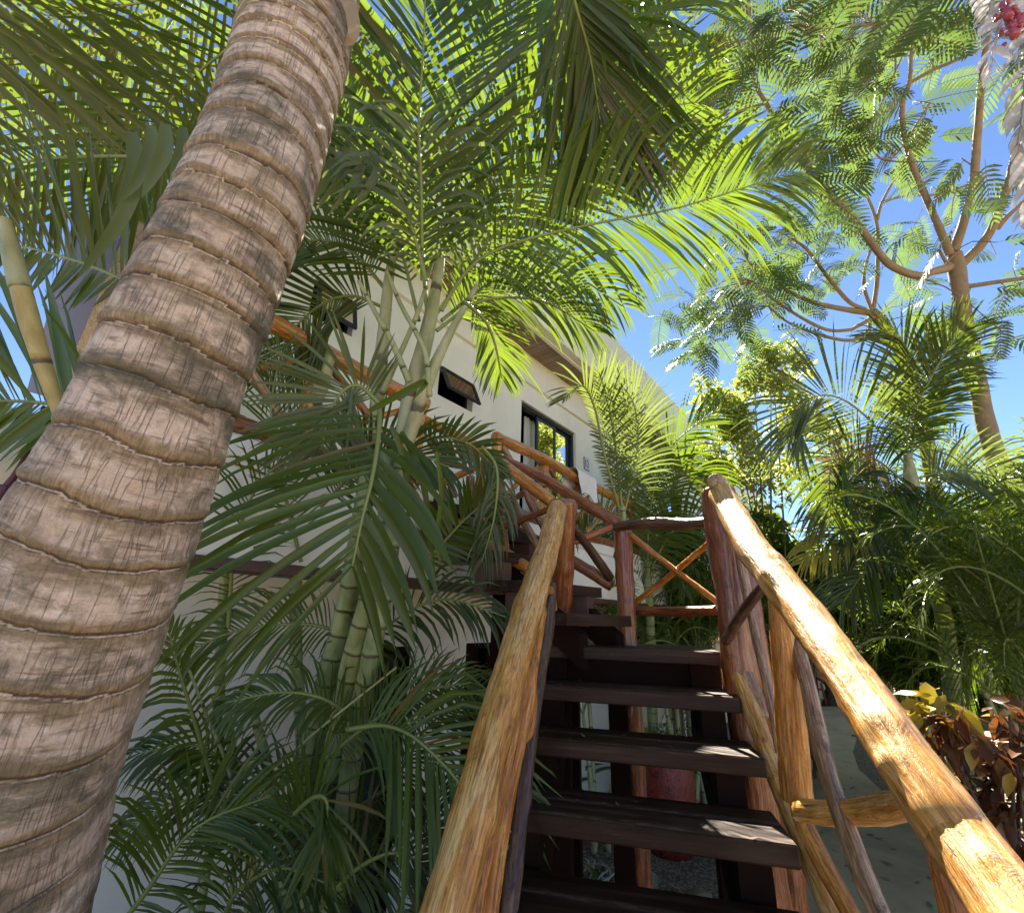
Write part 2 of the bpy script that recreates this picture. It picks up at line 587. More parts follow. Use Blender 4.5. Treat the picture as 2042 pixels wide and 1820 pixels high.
def glass():
    m, nt, bs, out = new_mat('window_glass')
    tr = nt.nodes.new('ShaderNodeBsdfTransparent'); tr.inputs[0].default_value = (.75, .78, .78, 1)
    gl = nt.nodes.new('ShaderNodeBsdfGlossy'); gl.inputs['Roughness'].default_value = .03
    fr = nt.nodes.new('ShaderNodeFresnel'); fr.inputs[0].default_value = 1.3
    mx = nt.nodes.new('ShaderNodeMixShader')
    nt.links.new(fr.outputs[0], mx.inputs[0]); nt.links.new(tr.outputs[0], mx.inputs[1]); nt.links.new(gl.outputs[0], mx.inputs[2])
    nt.links.new(mx.outputs[0], out.inputs[0])
    return m


M['glass'] = glass()


def stem_mat(name, green, pale, step, warm=(.5, .33, .07)):
    m, nt, bs, _ = new_mat(name)
    v = coords(nt, (1, 1, 1), True, False)
    sp = nt.nodes.new('ShaderNodeSeparateXYZ'); nt.links.new(v, sp.inputs[0])
    wob = noisen(nt, coords(nt, (14, 14, 3)), 1, 2)
    oi = nt.nodes.new('ShaderNodeObjectInfo')
    z = mathn(nt, 'ADD', mathn(nt, 'DIVIDE', sp.outputs[2], step), mathn(nt, 'MULTIPLY', wob, .16))
    z = mathn(nt, 'ADD', z, oi.outputs['Random'])
    fr = mathn(nt, 'FRACT', z)
    b = noisen(nt, coords(nt, (10, 10, 4)), 1, 5, .65)
    c = ramp(nt, b, [(.32, green), (.62, pale)])
    w2 = noisen(nt, coords(nt, (5, 5, 1.6)), 1, 3)
    c = mixc(nt, ramp(nt, w2, [(.56, 0.0), (.72, .8)]), c, warm)
    c = mixc(nt, ramp(nt, fr, [(.0, 0.0), (.05, 0.0), (.12, .65), (.35, 0.0)]), c, pale)
    c = mixc(nt, ramp(nt, fr, [(.0, .95), (.045, .9), (.08, 0.0)]), c, (.08, .05, .025))
    nt.links.new(c, bs.inputs['Base Color']); bs.inputs['Roughness'].default_value = .5
    bump(nt, bs, ramp(nt, fr, [(.0, 0.0), (.06, .1), (.12, 1.0), (1.0, .6)]), .7, .012)
    return m


M['stem_green'] = stem_mat('ringed_green_stem', (.10, .14, .035), (.32, .36, .16), .135, (.26, .24, .06))
M['stem_pale'] = stem_mat('pale_crownshaft', (.20, .22, .07), (.42, .41, .23), .62)
M['stem_thin'] = stem_mat('thin_stem', (.16, .20, .07), (.36, .38, .18), .2)
M['rachis'] = simple('frond_stalk', (.20, .24, .06), .45, var=.3, scale=5, bmp=0)
M['rachis_dark'] = simple('dark_frond_stalk', (.09, .10, .03), .5, var=.3, scale=5, bmp=0)
M['leaf'] = leaf_mat('palm_leaf', (.042, .080, .010), (.10, .145, .018), (.18, .26, .014), .34, .42, (.14, .10, .03))
M['leaf_bright'] = leaf_mat('bright_palm_leaf', (.055, .10, .010), (.12, .17, .018), (.17, .255, .012), .34, .44)  # lighter copy of the palm leaf; sunlit look put into the colour
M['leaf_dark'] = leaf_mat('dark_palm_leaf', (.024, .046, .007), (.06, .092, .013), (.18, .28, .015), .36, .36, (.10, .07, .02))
M['leaf_grey'] = leaf_mat('grey_green_palm_leaf', (.075, .10, .035), (.14, .17, .065), (.26, .34, .06), .42, .35)
M['leaf_coco'] = leaf_mat('long_palm_leaf', (.06, .085, .018), (.13, .15, .045), (.18, .25, .02), .38, .38, (.20, .16, .05))
M['leaf_yellow'] = leaf_mat('yellowing_palm_leaf', (.16, .20, .02), (.40, .30, .03), (.55, .45, .03), .4, .4)
M['leaf_dry'] = leaf_mat('dry_palm_leaf', (.20, .14, .08), (.34, .26, .16), (.3, .22, .1), .6, .25)
M['leaf_bleached'] = leaf_mat('bleached_palm_leaf', (.50, .46, .44), (.75, .72, .70), (.5, .45, .4), .25, .35)
M['feather'] = leaf_mat('feathery_leaf', (.075, .13, .03), (.15, .20, .05), (.15, .24, .05), .5, .42, (.33, .28, .05))
M['small_leaf'] = leaf_mat('small_bright_leaf', (.16, .22, .03), (.32, .34, .06), (.50, .55, .08), .4, .45)
M['hedge_leaf'] = leaf_mat('hedge_leaf', (.025, .06, .010), (.075, .12, .018), (.24, .34, .02), .4, .4)
M['croton'] = leaf_mat('croton_leaf', (.055, .028, .012), (.13, .055, .02), (.20, .07, .02), .32, .3, (.42, .28, .03))
M['croton_yellow'] = leaf_mat('yellow_croton_leaf', (.26, .20, .015), (.40, .30, .03), (.35, .26, .02), .32, .3)
M['bark'] = simple('smooth_tan_bark', (.25, .175, .10), .8, var=.55, scale=7, bmp=.9)
M['bark_dark'] = simple('dark_stump_bark', (.07, .05, .035), .9, var=.5, scale=9, bmp=.8)
M['twig_purple'] = simple('purple_brown_twig', (.09, .03, .045), .6, var=.4, scale=8)


def trunk_mat():
    m, nt, bs, _ = new_mat('ringed_palm_bark')
    ph = nd(nt, 'ShaderNodeAttribute', attribute_name='ring').outputs['Fac']
    age = nd(nt, 'ShaderNodeAttribute', attribute_name='age').outputs['Fac']
    fis = noisen(nt, coords(nt, (52, 52, 3.2), True, False), 1, 2.0, .5, .35)      # thin vertical cracks
    fine = noisen(nt, coords(nt, (80, 80, 60), True, False), 1, 5, .75)
    fib = noisen(nt, coords(nt, (150, 150, 30), True, False), 1, 4, .7)
    streak = noisen(nt, coords(nt, (9, 9, 85), True, False), 1, 4, .65, .4)    # thin bands around
    blot = noisen(nt, coords(nt, (4.5, 4.5, 8), True, False), 1, 7, .70, .9)
    blot2 = noisen(nt, coords(nt, (13, 13, 26), True, False), 1, 6, .72, .6)
    tone = noisen(nt, coords(nt, (2.2, 2.2, 6), True, False), 1, 4, .6)
    pale = ramp(nt, fine, [(.28, (.46, .325, .23)), (.5, (.67, .51, .385)), (.72, (.79, .665, .54))])
    pale = mixc(nt, ramp(nt, tone, [(.40, 0.0), (.66, .7)]), pale, (.46, .325, .205))
    tan = ramp(nt, fib, [(.3, (.15, .095, .045)), (.52, (.35, .24, .125)), (.75, (.58, .44, .25))])
    zone = ramp(nt, ph, [(.0, 1.0), (.14, .95), (.30, .15), (.62, .0), (.80, .55), (1.0, .9)])
    zone2 = mathn(nt, 'ADD', zone, mathn(nt, 'MULTIPLY', mathn(nt, 'SUBTRACT', blot2, .5), 2.0))
    zone2 = mathn(nt, 'ADD', zone2, mathn(nt, 'MULTIPLY', age, .12))
    c = mixc(nt, ramp(nt, zone2, [(.20, 0.0), (.80, 1.0)]), pale, tan)
    c = mixc(nt, ramp(nt, streak, [(.34, .75), (.46, 0.0)]), c, (.16, .095, .055))
    fz = mathn(nt, 'MULTIPLY', ramp(nt, fis, [(.455, 0.0), (.48, 1.0), (.505, 0.0)]), ramp(nt, zone, [(.1, 1.0), (.8, .2)]))
    fz = mathn(nt, 'MULTIPLY', fz, ramp(nt, age, [(.1, .1), (.45, .9), (.8, .9), (1.0, .5)]))
    c = mixc(nt, mathn(nt, 'MULTIPLY', fz, .5), c, (.17, .10, .075))
    bm = mathn(nt, 'ADD', blot, mathn(nt, 'MULTIPLY', mathn(nt, 'SUBTRACT', blot2, .5), .75))
    bm = mathn(nt, 'ADD', bm, mathn(nt, 'MULTIPLY', mathn(nt, 'SUBTRACT', fib, .5), .35))
    bm = mathn(nt, 'ADD', bm, mathn(nt, 'MULTIPLY', age, .10))
    bm = mathn(nt, 'ADD', bm, mathn(nt, 'MULTIPLY', zone, .06))
    c = mixc(nt, ramp(nt, bm, [(.52, 0.0), (.74, .6)]), c, (.17, .125, .075))
    moss = mathn(nt, 'ADD', noisen(nt, coords(nt, (3.2, 3.2, 6.5), True, True), 1, 5, .6, .5), mathn(nt, 'MULTIPLY', mathn(nt, 'SUBTRACT', blot2, .5), .35))
    moss = mathn(nt, 'ADD', moss, mathn(nt, 'MULTIPLY', age, .07))
    c = mixc(nt, ramp(nt, moss, [(.54, 0.0), (.69, .75)]), c, (.075, .072, .042))
    li = noisen(nt, coords(nt, (7, 7, 9), True, True), 1, 5, .7)
    c = mixc(nt, ramp(nt, li, [(.70, 0.0), (.74, .6)]), c, (.30, .38, .26))
    ln = ramp(nt, mathn(nt, 'ADD', ph, mathn(nt, 'MULTIPLY', mathn(nt, 'SUBTRACT', blot2, .5), .16)), [(.0, .9), (.035, .8), (.08, 0.0), (.965, 0.0), (.99, .6)])
    c = mixc(nt, mathn(nt, 'MULTIPLY', ln, ramp(nt, tone, [(.3, .5), (.55, 1.0)])), c, (.045, .028, .02))
    nt.links.new(c, bs.inputs['Base Color'])
    bs.inputs['Roughness'].default_value = .8
    h = mathn(nt, 'SUBTRACT', mathn(nt, 'ADD', mathn(nt, 'MULTIPLY', fib, .8), mathn(nt, 'MULTIPLY', streak, .5)), mathn(nt, 'MULTIPLY', fz, .8))
    bump(nt, bs, mathn(nt, 'SUBTRACT', h, mathn(nt, 'MULTIPLY', ln, .4)), .8, .007)
    return m


M['trunk'] = trunk_mat()


def ground_mats():
    m, nt, bs, _ = new_mat('soil_and_litter')
    a = noisen(nt, coords(nt, (3, 3, 3), False, False), 1, 6, .7)
    b = noisen(nt, coords(nt, (45, 45, 45), False, False), 1, 4, .7)
    c = ramp(nt, a, [(.35, (.13, .09, .05)), (.6, (.34, .26, .16))])
    c = mixc(nt, ramp(nt, b, [(.5, 0.0), (.68, .7)]), c, (.50, .40, .26))
    nt.links.new(c, bs.inputs['Base Color']); bs.inputs['Roughness'].default_value = .95
    bump(nt, bs, b, .8, .02)
    M['soil'] = m
    m, nt, bs, _ = new_mat('worn_concrete')
    a = noisen(nt, coords(nt, (1.2, 1.2, 1.2), False, False), 1, 6, .65, .4)
    b = noisen(nt, coords(nt, (60, 60, 60), False, False), 1, 3, .7)
    c = ramp(nt, a, [(.3, (.36, .27, .145)), (.5, (.48, .375, .22)), (.7, (.56, .46, .29))])
    c = mixc(nt, mathn(nt, 'MULTIPLY', b, .35), c, (.16, .14, .10))
    nt.links.new(c, bs.inputs['Base Color']); bs.inputs['Roughness'].default_value = .8
    bump(nt, bs, b, .3, .004)
    M['concrete'] = m
    m, nt, bs, _ = new_mat('gravel_bed')
    vo = nt.nodes.new('ShaderNodeTexVoronoi'); vo.inputs['Scale'].default_value = 34
    nt.links.new(coords(nt, (1, 1, 1), False, False), vo.inputs['Vector'])
    c = mixc(nt, ramp(nt, vo.outputs['Distance'], [(.0, 0.0), (.6, 1.0)]), (.42, .33, .20), (.10, .07, .04))
    cc = mixc(nt, .03, c, vo.outputs['Color'])
    hs = nt.nodes.new('ShaderNodeHueSaturation'); hs.inputs['Saturation'].default_value = .9; hs.inputs['Value'].default_value = .85
    nt.links.new(cc, hs.inputs['Color']); nt.links.new(hs.outputs[0], bs.inputs['Base Color'])
    bs.inputs['Roughness'].default_value = .9
    bump(nt, bs, mathn(nt, 'SUBTRACT', 1.0, vo.outputs['Distance']), .9, .02)
    M['gravel'] = m


ground_mats()

# ------------------------------------------------------------------ ground
def sheet(name, poly, z, mat, thick=None):
    mb = MB()
    if thick:
        prism(mb, [(x, y, z) for x, y in poly], thick)
    else:
        mb.add([(x, y, z) for x, y in poly], [tuple(range(len(poly)))])
    o = mb.build(name, mat, smooth=False)
    o['kind'] = 'structure'
    return o


gm = MB()
gN = 90
gx = np.linspace(-1, 1, gN); gx = np.sign(gx) * np.abs(gx) ** 2.2 * 150
gv = [(x, y + 4, 0.03 * noise.noise(Vector((x * .8, y * .8, 0))) - .03) for y in gx for x in gx]
gm.add(gv, [(j * gN + i, j * gN + i + 1, (j + 1) * gN + i + 1, (j + 1) * gN + i) for j in range(gN - 1) for i in range(gN - 1)])
g = gm.build('ground', M['soil'], loc=(0, 0, 0)); g['kind'] = 'structure'


def gp2(x, y):
    p = at_z(x, y, 0.03)
    return (p.x, p.y)


L_edge = [gp2(1475, 1830), gp2(1500, 1700), gp2(1530, 1600), gp2(1560, 1510), gp2(1590, 1440), gp2(1612, 1409)]
R_edge = [gp2(1765, 1409), gp2(1740, 1425), gp2(1712, 1455), gp2(1700, 1500), gp2(1712, 1535), gp2(1760, 1580), gp2(1840, 1650), gp2(1990, 1830)]
path_poly = [(1.2, .6), (1.9, 2.6)] + L_edge + R_edge + [(3.6, 1.8), (3.3, -2), (1.2, -2)]
sheet('path', path_poly, .05, M['concrete'], .10)
gv = [gp2(1690, 1455), gp2(1740, 1420), gp2(1850, 1440), gp2(1990, 1600), gp2(1960, 1800), gp2(1780, 1640), gp2(1690, 1560), gp2(1680, 1500)]
sheet('gravel_bed', gv, .02, M['gravel'])
sheet('gravel_bed', [(-.6, 3.6), (.4, 3.2), (1.9, 3.2), (2.45, 4.0), gp2(1500, 1720), gp2(1530, 1620), (3.4, 8.5), (.6, 7.0)], .022, M['gravel'])

# ------------------------------------------------------------------ building
W0 = -3.7
bld = thing('guest_house', 'cream plastered two-storey guest house with a slatted wood soffit and flat roof', 'building', BP(3, W0, 0))


def wall_holes(mb, u0, u1, z0, z1, wd, holes, rev=.16):
    us = sorted(set([u0, u1] + [h[0] for h in holes] + [h[1] for h in holes]))
    zs = sorted(set([z0, z1] + [h[2] for h in holes] + [h[3] for h in holes]))
    for a, b in zip(us[:-1], us[1:]):
        for c, d in zip(zs[:-1], zs[1:]):
            if any(a >= h[0] - 1e-6 and b <= h[1] + 1e-6 and c >= h[2] - 1e-6 and d <= h[3] + 1e-6 for h in holes):
                continue
            mb.add([BP(a, wd, c), BP(b, wd, c), BP(b, wd, d), BP(a, wd, d)], [(0, 3, 2, 1)])
    for a, b, c, d in holes:
        q = [(a, c), (b, c), (b, d), (a, d)]
        for i in range(4):
            (ua, za), (ub, zb) = q[i], q[(i + 1) % 4]
            mb.add([BP(ua, wd, za), BP(ub, wd, zb), BP(ub, wd - rev, zb), BP(ua, wd - rev, za)], [(0, 1, 2, 3)])


WIN = (3.27, 3.88, 4.82, 5.22)
DOOR = (4.93, 6.53, 3.24, 5.44)
GD1 = (2.40, 3.22, 0.0, 2.07)
GD2 = (4.02, 4.42, 0.0, 2.08)
WIN0 = (1.62, 2.08, 4.95, 5.35)
mb = MB()
wall_holes(mb, .9, 24, -.05, 5.76, W0, [WIN, DOOR, GD1, GD2, WIN0, (10.5, 12.1, 3.24, 5.44)])
mb.build('wall', M['plaster'], bld, smooth=False)
mb = MB()
wall_holes(mb, -9, .898, -.05, 3.34, W0, [])
box(mb, BP(-9, W0 - .25, 3.34), BD * 9.89, BN * .27, (0, 0, .05))
mb.build('side_wall', M['plaster'], bld, smooth=False)
mb = MB()      # end walls, back wall
box(mb, BP(23.8, W0 - .2, 0), BD * .2, BN * -7, (0, 0, 6.4))
box(mb, BP(.9, W0 - .005, 0), BD * .2, BN * -7.2, (0, 0, 6.4))
box(mb, BP(.9, W0 - 7.4, 0), BD * 23.1, BN * .2, (0, 0, 6.4))
mb.build('rear_wall', M['plaster'], bld, smooth=False)
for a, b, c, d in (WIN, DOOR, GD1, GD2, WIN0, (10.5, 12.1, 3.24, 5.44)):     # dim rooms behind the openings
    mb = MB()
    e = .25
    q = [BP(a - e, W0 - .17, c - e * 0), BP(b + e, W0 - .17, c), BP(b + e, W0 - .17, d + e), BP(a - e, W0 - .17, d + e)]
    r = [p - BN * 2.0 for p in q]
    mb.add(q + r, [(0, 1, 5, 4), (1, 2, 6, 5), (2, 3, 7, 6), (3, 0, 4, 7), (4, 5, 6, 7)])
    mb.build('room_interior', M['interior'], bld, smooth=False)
mb = MB()
box(mb, BP(.9, W0 + .0, 5.76), BD * 23.1, BN * .05, (0, 0, .49))
mb.build('plaster_band', M['plaster'], bld, smooth=False)
mb = MB()
box(mb, BP(.8, W0 - .3, 6.25), BD * 23.2, BN * .81, (0, 0, .05))
s = mb.build('soffit', M['soffit'], bld, smooth=False)
mb = MB()
box(mb, BP(.7, -3.19, 6.22), BD * 23.4, BN * .16, (0, 0, 1.12), bev=.01)
box(mb, BP(.7, -3.215, 6.20), BD * 23.4, BN * .05, (0, 0, .10))
box(mb, BP(.7, -11, 6.5), BD * 23.4, BN * 7.8, (0, 0, .2))
mb.build('roof_parapet', M['plaster'], bld, smooth=False)
# balcony
mb = MB()
box(mb, BP(.3, W0 + .002, 3.12), BD * 23.7, BN * 1.13, (0, 0, .12), bev=.008)
box(mb, BP(.3, -2.72, 2.60), BD * 23.7, BN * .13, (0, 0, .52))
mb.build('balcony_slab', M['plaster'], bld, smooth=False)
mb = MB()
box(mb, BP(.3, -2.74, 2.535), BD * 23.7, BN * .18, (0, 0, .064), bev=.006)
mb.build('balcony_trim', M['trim'], bld, smooth=False)
# awning window (hinged open)


def frame_rect(mb, o, ex, ez, ey, wdt, hgt, fw, th):
    box(mb, o, ex * wdt, ey * th, ez * fw)
    box(mb, o + ez * (hgt - fw), ex * wdt, ey * th, ez * fw)
    box(mb, o + ez * fw, ex * fw, ey * th, ez * (hgt - 2 * fw))
    box(mb, o + ex * (wdt - fw) + ez * fw, ex * fw, ey * th, ez * (hgt - 2 * fw))


Z = Vector((0, 0, 1))
for (a, b, c, d), op in ((WIN, .42), (WIN0, .25)):
    mb = MB()
    frame_rect(mb, BP(a, W0 - .15, c), BD, Z, BN, b - a, d - c, .03, .05)
    wf = mb.build('window', M['frame'], bld, smooth=False)
    mb = MB()
    ez = (Z * math.cos(op) - BN * math.sin(op)); ey = (BN * math.cos(op) + Z * math.sin(op))
    top = BP(a + .02, W0 + .0, d - .03)
    o = top - ez * (d - c - .05)
    frame_rect(mb, o, BD, ez, ey, b - a - .04, d - c - .05, .035, .03)
    sash = mb.build('window_sash', M['frame'], wf, smooth=False)
    mb = MB()
    box(mb, o + BD * .03 + ez * .03 + ey * .012, BD * (b - a - .10), ey * .006, ez * (d - c - .11))
    mb.build('window_pane', M['glass'], wf, smooth=False)
# sliding glass door
for k, (a, b, c, d) in enumerate((DOOR, (10.5, 12.1, 3.24, 5.44))):
    mb = MB()
    frame_rect(mb, BP(a, W0 - .14, c), BD, Z, BN, b - a, d - c, .055, .09)
    dr = mb.build('sliding_door', M['frame'], bld, smooth=False)
    for u0, u1, off in ((a + .50, a + 1.06, -.10), (a + 1.04, b - .05, -.13)):
        mb = MB()
        frame_rect(mb, BP(u0, W0 + off, c + .055), BD, Z, BN, u1 - u0, d - c - .11, .05, .03)
        mb.build('door_sash', M['frame'], dr, smooth=False)
        mb = MB()
        box(mb, BP(u0 + .05, W0 + off + .012, c + .10), BD * (u1 - u0 - .1), BN * .006, Z * (d - c - .2))
        mb.build('door_pane', M['glass'], dr, smooth=False)
    mb = MB()
    n = 90
    vs = []
    for i in range(n):
        u = a + .42 + (b - a - .46) * i / (n - 1)
        ww = W0 - .26 + .03 * math.sin(i * 1.15) + .012 * math.sin(i * .37)
        vs += [BP(u, ww, c + .02), BP(u, ww, d - .05)]
    mb.add(vs, [(2 * i, 2 * i + 2, 2 * i + 3, 2 * i + 1) for i in range(n - 1)])
    mb.build('curtain', M['curtain'], dr)
for a, b, c, d in (GD1, GD2):
    mb = MB()
    frame_rect(mb, BP(a, W0 - .13, c), BD, Z, BN, b - a, d - c, .06, .14)
    f = mb.build('door_frame', M['dark_beam'], bld, smooth=False)
    mb = MB()
    box(mb, BP(a + .06, W0 - .12, c + .06), BD * (b - a - .12), BN * .01, Z * (d - c - .12))
    mb.build('door_infill', M['interior'] if b - a > .5 else M['dark_beam'], f, smooth=False)  # wide doorway: dark sheet as the opening's shade; narrow one: timber panel
# wall lamp (half-cylinder up-light)
mb = MB()
lc = BP(6.72, W0, 0)
vs = []
for zz in (4.30, 4.34, 4.58, 4.60):
    r = .10 if zz != 4.34 else .10
    for j in range(9):
        t = math.pi * j / 8
        vs.append(lc + BD * (math.cos(t) * .10) + BN * (math.sin(t) * .095 + .002) + Z * zz)
fs = [(k * 9 + j, k * 9 + j + 1, (k + 1) * 9 + j + 1, (k + 1) * 9 + j) for k in range(3) for j in range(8)]
fs += [tuple(reversed(range(9))), tuple(range(27, 36))]
mb.add(vs, fs)
mb.build('wall_lamp', M['grey_metal'], bld)
# number plate: 10
mb = MB()
box(mb, BP(6.79, W0 + .002, 4.86), BD * .19, BN * .012, Z * .23, bev=.004)
npl = mb.build('number_plate', M['plate_rim'], bld, smooth=False)
mb = MB()
box(mb, BP(6.803, W0 + .0145, 4.873), BD * .164, BN * .003, Z * .204)
mb.build('plate_face', M['plate'], npl, smooth=False)
mb = MB()
box(mb, BP(6.828, W0 + .018, 4.90), BD * .02, BN * .003, Z * .15)
mb.add([BP(6.828, W0 + .0195, 5.05), BP(6.848, W0 + .0195, 5.05), BP(6.815, W0 + .0195, 5.005), BP(6.815, W0 + .0195, 5.02)], [(0, 3, 2, 1)])
n = 28
vs = []
for j in range(n):
    t = 2 * math.pi * j / n
    for r in (1.0, .62):
        vs.append(BP(6.910 + math.cos(t) * .034 * r, W0 + .0195, 4.975 + math.sin(t) * .077 * (r if r == 1 else .74)))
mb.add(vs, [(2 * j, 2 * j + 1, (2 * j + 3) % (2 * n), (2 * j + 2) % (2 * n)) for j in range(n)])
mb.build('plate_digits', M['ink'], npl, smooth=False)


# ------------------------------------------------------------------ logs
SEED = [0]


def log(name, pts, radii, mat, parent, seg=12, bmp=.10, knots=None, **kw):
    SEED[0] += 1
    mb = MB()
    tube(mb, pts, radii, seg=seg, bump=bmp, seed=SEED[0], **kw)
    return mb.build(name, M[mat] if isinstance(mat, str) else mat, parent)


# balcony railing (continuous, parallel to the wall), left and right of the stair head
def balcony_rail(name, label, u0, u1, posts, first_end):
    t = thing(name, label, 'railing', BP((u0 + u1) / 2, -2.57, 3.24), 'log railings of the balcony')
    n = max(3, int((u1 - u0) / .8))
    top = [BP(u0 + (u1 - u0) * i / n, -2.57 + .012 * math.sin(i * 2.1), 3.94 + .018 * math.sin(i * 1.7)) for i in range(n + 1)]
    low = [BP(u0 + (u1 - u0) * i / n, -2.58 + .01 * math.sin(i * 1.3), 3.28 + .02 * math.sin(i * 2.3)) for i in range(n + 1)]
    log('handrail', top, [.055, .062], 'log_orange', t)
    log('lower_rail', low, [.05, .045], 'log_red', t)
    for i, u in enumerate(posts):
        log('post', [BP(u, -2.60, 3.235), BP(u + .01, -2.59, 3.90)], [.055, .05], 'log_pale' if i % 2 == 0 else 'log_orange', t)
    for i, (a, b) in enumerate(zip(posts[:-1], posts[1:])):
        log('brace', [BP(a + .05, -2.63, 3.30), BP((a + b) / 2, -2.62, 3.62), BP(b - .05, -2.63, 3.88)], [.028, .024], 'log_orange', t, seg=8)
        log('brace', [BP(a + .05, -2.56, 3.88), BP((a + b) / 2 + .03, -2.565, 3.60), BP(b - .05, -2.56, 3.31)], [.028, .03], 'log_red' if i % 2 else 'log_grey', t, seg=8)
    return t


balcony_rail('balcony_railing', 'orange log railing in front of the upper glass door, towel hanging over it', 3.02, 12.0, [3.07, 3.88, 4.76, 5.75, 6.75, 7.8, 9.0, 10.3, 11.7], 1)
balcony_rail('balcony_railing', 'log railing on the balcony left of the stair head, behind the pale palm stems', .42, 2.16, [2.12, 1.25, .47][::-1], 0)

# towel over the right railing
tw = MB()
nu, nv_ = 16, 22
vs = []
uc = 4.62
for i in range(nu):
    for j in range(nv_):
        s_ = j / (nv_ - 1)
        hang = (s_ - .45) * .62
        u = uc + (i / (nu - 1) - .5) * .44 + .10 * (s_ - .3) + .015 * noise.noise(Vector((i * .5, j * .4, 3)))
        r = .075
        if hang < -.1:
            wv, zz = -2.57 - r, 3.955 + (hang + .1)
        elif hang > .1:
            wv, zz = -2.57 + r, 3.955 - (hang - .1)
        else:
            a_ = hang / .1 * math.pi / 2
            wv, zz = -2.57 + r * math.sin(a_), 3.955 + r * math.cos(a_)
        f_ = .03 * noise.noise(Vector((i * .45, j * .12, 1.0))) * min(1, abs(hang) * 6)
        zz += .06 * noise.noise(Vector((i * .2, 0.3, 9.0))) * max(0, abs(hang) - .1) * 4
        vs.append(BP(u, wv + f_ + (.012 if hang > 0 else -.012), zz))
tw.add(vs, [(i * nv_ + j, i * nv_ + j + 1, (i + 1) * nv_ + j + 1, (i + 1) * nv_ + j) for i in range(nu - 1) for j in range(nv_ - 1)])
o = tw.build('towel', M['white_cloth'])
tag(o, 'white towel hung over the balcony handrail below the number plate', 'towel')

# ------------------------------------------------------------------ staircase
SF = Vector((.242, .970, 0)); SR = Vector((.970, -.242, 0))


def SP(lat, run, z):
    return SR * lat + SF * run + Z * z


stair = thing('staircase', 'rustic staircase of dark planks with varnished log railings turning left to the balcony', 'staircase', SP(0, 1.5, 0))
RISE, RUN, TF = .19, .305, 3.06
for k in range(0, 12):
    z = H - .15 - RISE * k
    f0 = TF - RUN * k
    dpt = .33 if k else .74
    la, lb = (-.64, .53)
    mb = MB()
    j = nr.uniform(-.006, .006, 4)
    th = .072
    nb = 2 if k else 3
    for q in range(nb):
        box(mb, SP(la + j[0], f0 + dpt * q / nb + (.003 if q else 0), z - th), SR * (lb - la + j[1]), SF * (dpt / nb - .003), Z * (th - .002 * (q % 2)), bev=.006)
    td = mb.build('tread', M['tread'], stair, smooth=False)
# carriages and blocks under the treads
for lat in (-.50, .34):
    mb = MB()
    a0 = SP(lat, TF + .25, H - .15 - .36)
    a1 = SP(lat, TF - RUN * 11.2, -.05)
    d = a1 - a0
    nrm = SR.cross(d).normalized()
    if nrm.z < 0: nrm = -nrm
    box(mb, a0 - nrm * .12, d, SR * .11, nrm * .2, bev=.006)
    mb.build('stringer', M['dark_beam'], stair, smooth=False)
    for k in range(0, 11):
        mb = MB()
        z = H - .15 - RISE * k - .072
        f0 = TF - RUN * k
        box(mb, SP(lat + .0, f0 + .05, z - .26), SR * .115, SF * .2, Z * .259)
        mb.build('tread_block', M['dark_beam'], stair, smooth=False)
for lat, run in ((-.5, 3.2), (.40, 3.2), (.40, 2.25), (-.55, 2.25), (.36, 1.35), (-.5, 1.35), (-.5, 3.75), (-.15, 3.3)):
    mb = MB()
    top = H - .16 - .072 - max(0, (TF - run) / RUN) * RISE - .3
    if run > 3: top = H - .225
    box(mb, SP(lat, run, -.05), SR * .12, SF * .12, Z * (top + .05), bev=.006)
    mb.build('support_post', M['dark_beam'], stair, smooth=False)
mb = MB()
box(mb, SP(-.62, TF + .10, H - .15 - .072 - .2), SR * 1.12, SF * .07, Z * .198)
box(mb, SP(-.62, TF + .62, H - .15 - .072 - .2), SR * 1.12, SF * .07, Z * .198)
mb.build('landing_beam', M['dark_beam'], stair, smooth=False)

# key points of the upper flight
NN = P(1128, 1002, 3.0); NE = P(850, 845, 3.62)
MN = P(1240, 1046, 3.42); FE = P(985, 912, 4.02)
hr = .66
# treads of the upper flight, wide side towards the wall
na, ma = Vector((NN.x, NN.y, 0)), Vector((MN.x, MN.y, 0))
ne, fe = Vector((NE.x, NE.y, 0)), Vector((FE.x, FE.y, 0))
NT = 5
for k in range(NT):
    t0, t1 = k / NT - .03, (k + 1) / NT + .05
    z = H + .04 + RISE * k if k < 4 else H + .78
    p = [ma.lerp(fe, t0), na.lerp(ne, t0), na.lerp(ne, t1), ma.lerp(fe, t1)]
    side = (p[0] - p[1]).normalized()
    q = [p[0] + side * .02, p[1] - side * .06, p[2] - side * .06, p[3] + side * .02]
    mb = MB()
    prism(mb, [(v.x, v.y, z) for v in q], .07)
    mb.build('tread', M['tread'], stair, smooth=False)
    mb = MB()
    c0, c1 = q[0] - side * .1, q[1] + side * .12
    for c in ((c0, c1) if k else ()):
        mb = MB()
        box(mb, Vector((c.x, c.y, z - .07 - .2)) , side * -.08, (q[2] - q[1]).normalized() * .2, Z * .199)
        mb.build('tread_block', M['trim'], stair, smooth=False)
for a, b, off in ((na, ne, .12), (ma, fe, -.14)):
    sd_ = (ma - na).normalized() * off
    s0 = Vector((a.x, a.y, H - .28)) + sd_
    s1 = Vector((b.x, b.y, 3.02)) + sd_
    mb = MB()
    d = (s1 - s0)
    box(mb, s0, d, (ma - na).normalized() * .08, Z * .2)
    mb.build('stringer', M['dark_beam'], stair, smooth=False)
sdv = (ma - na).normalized()
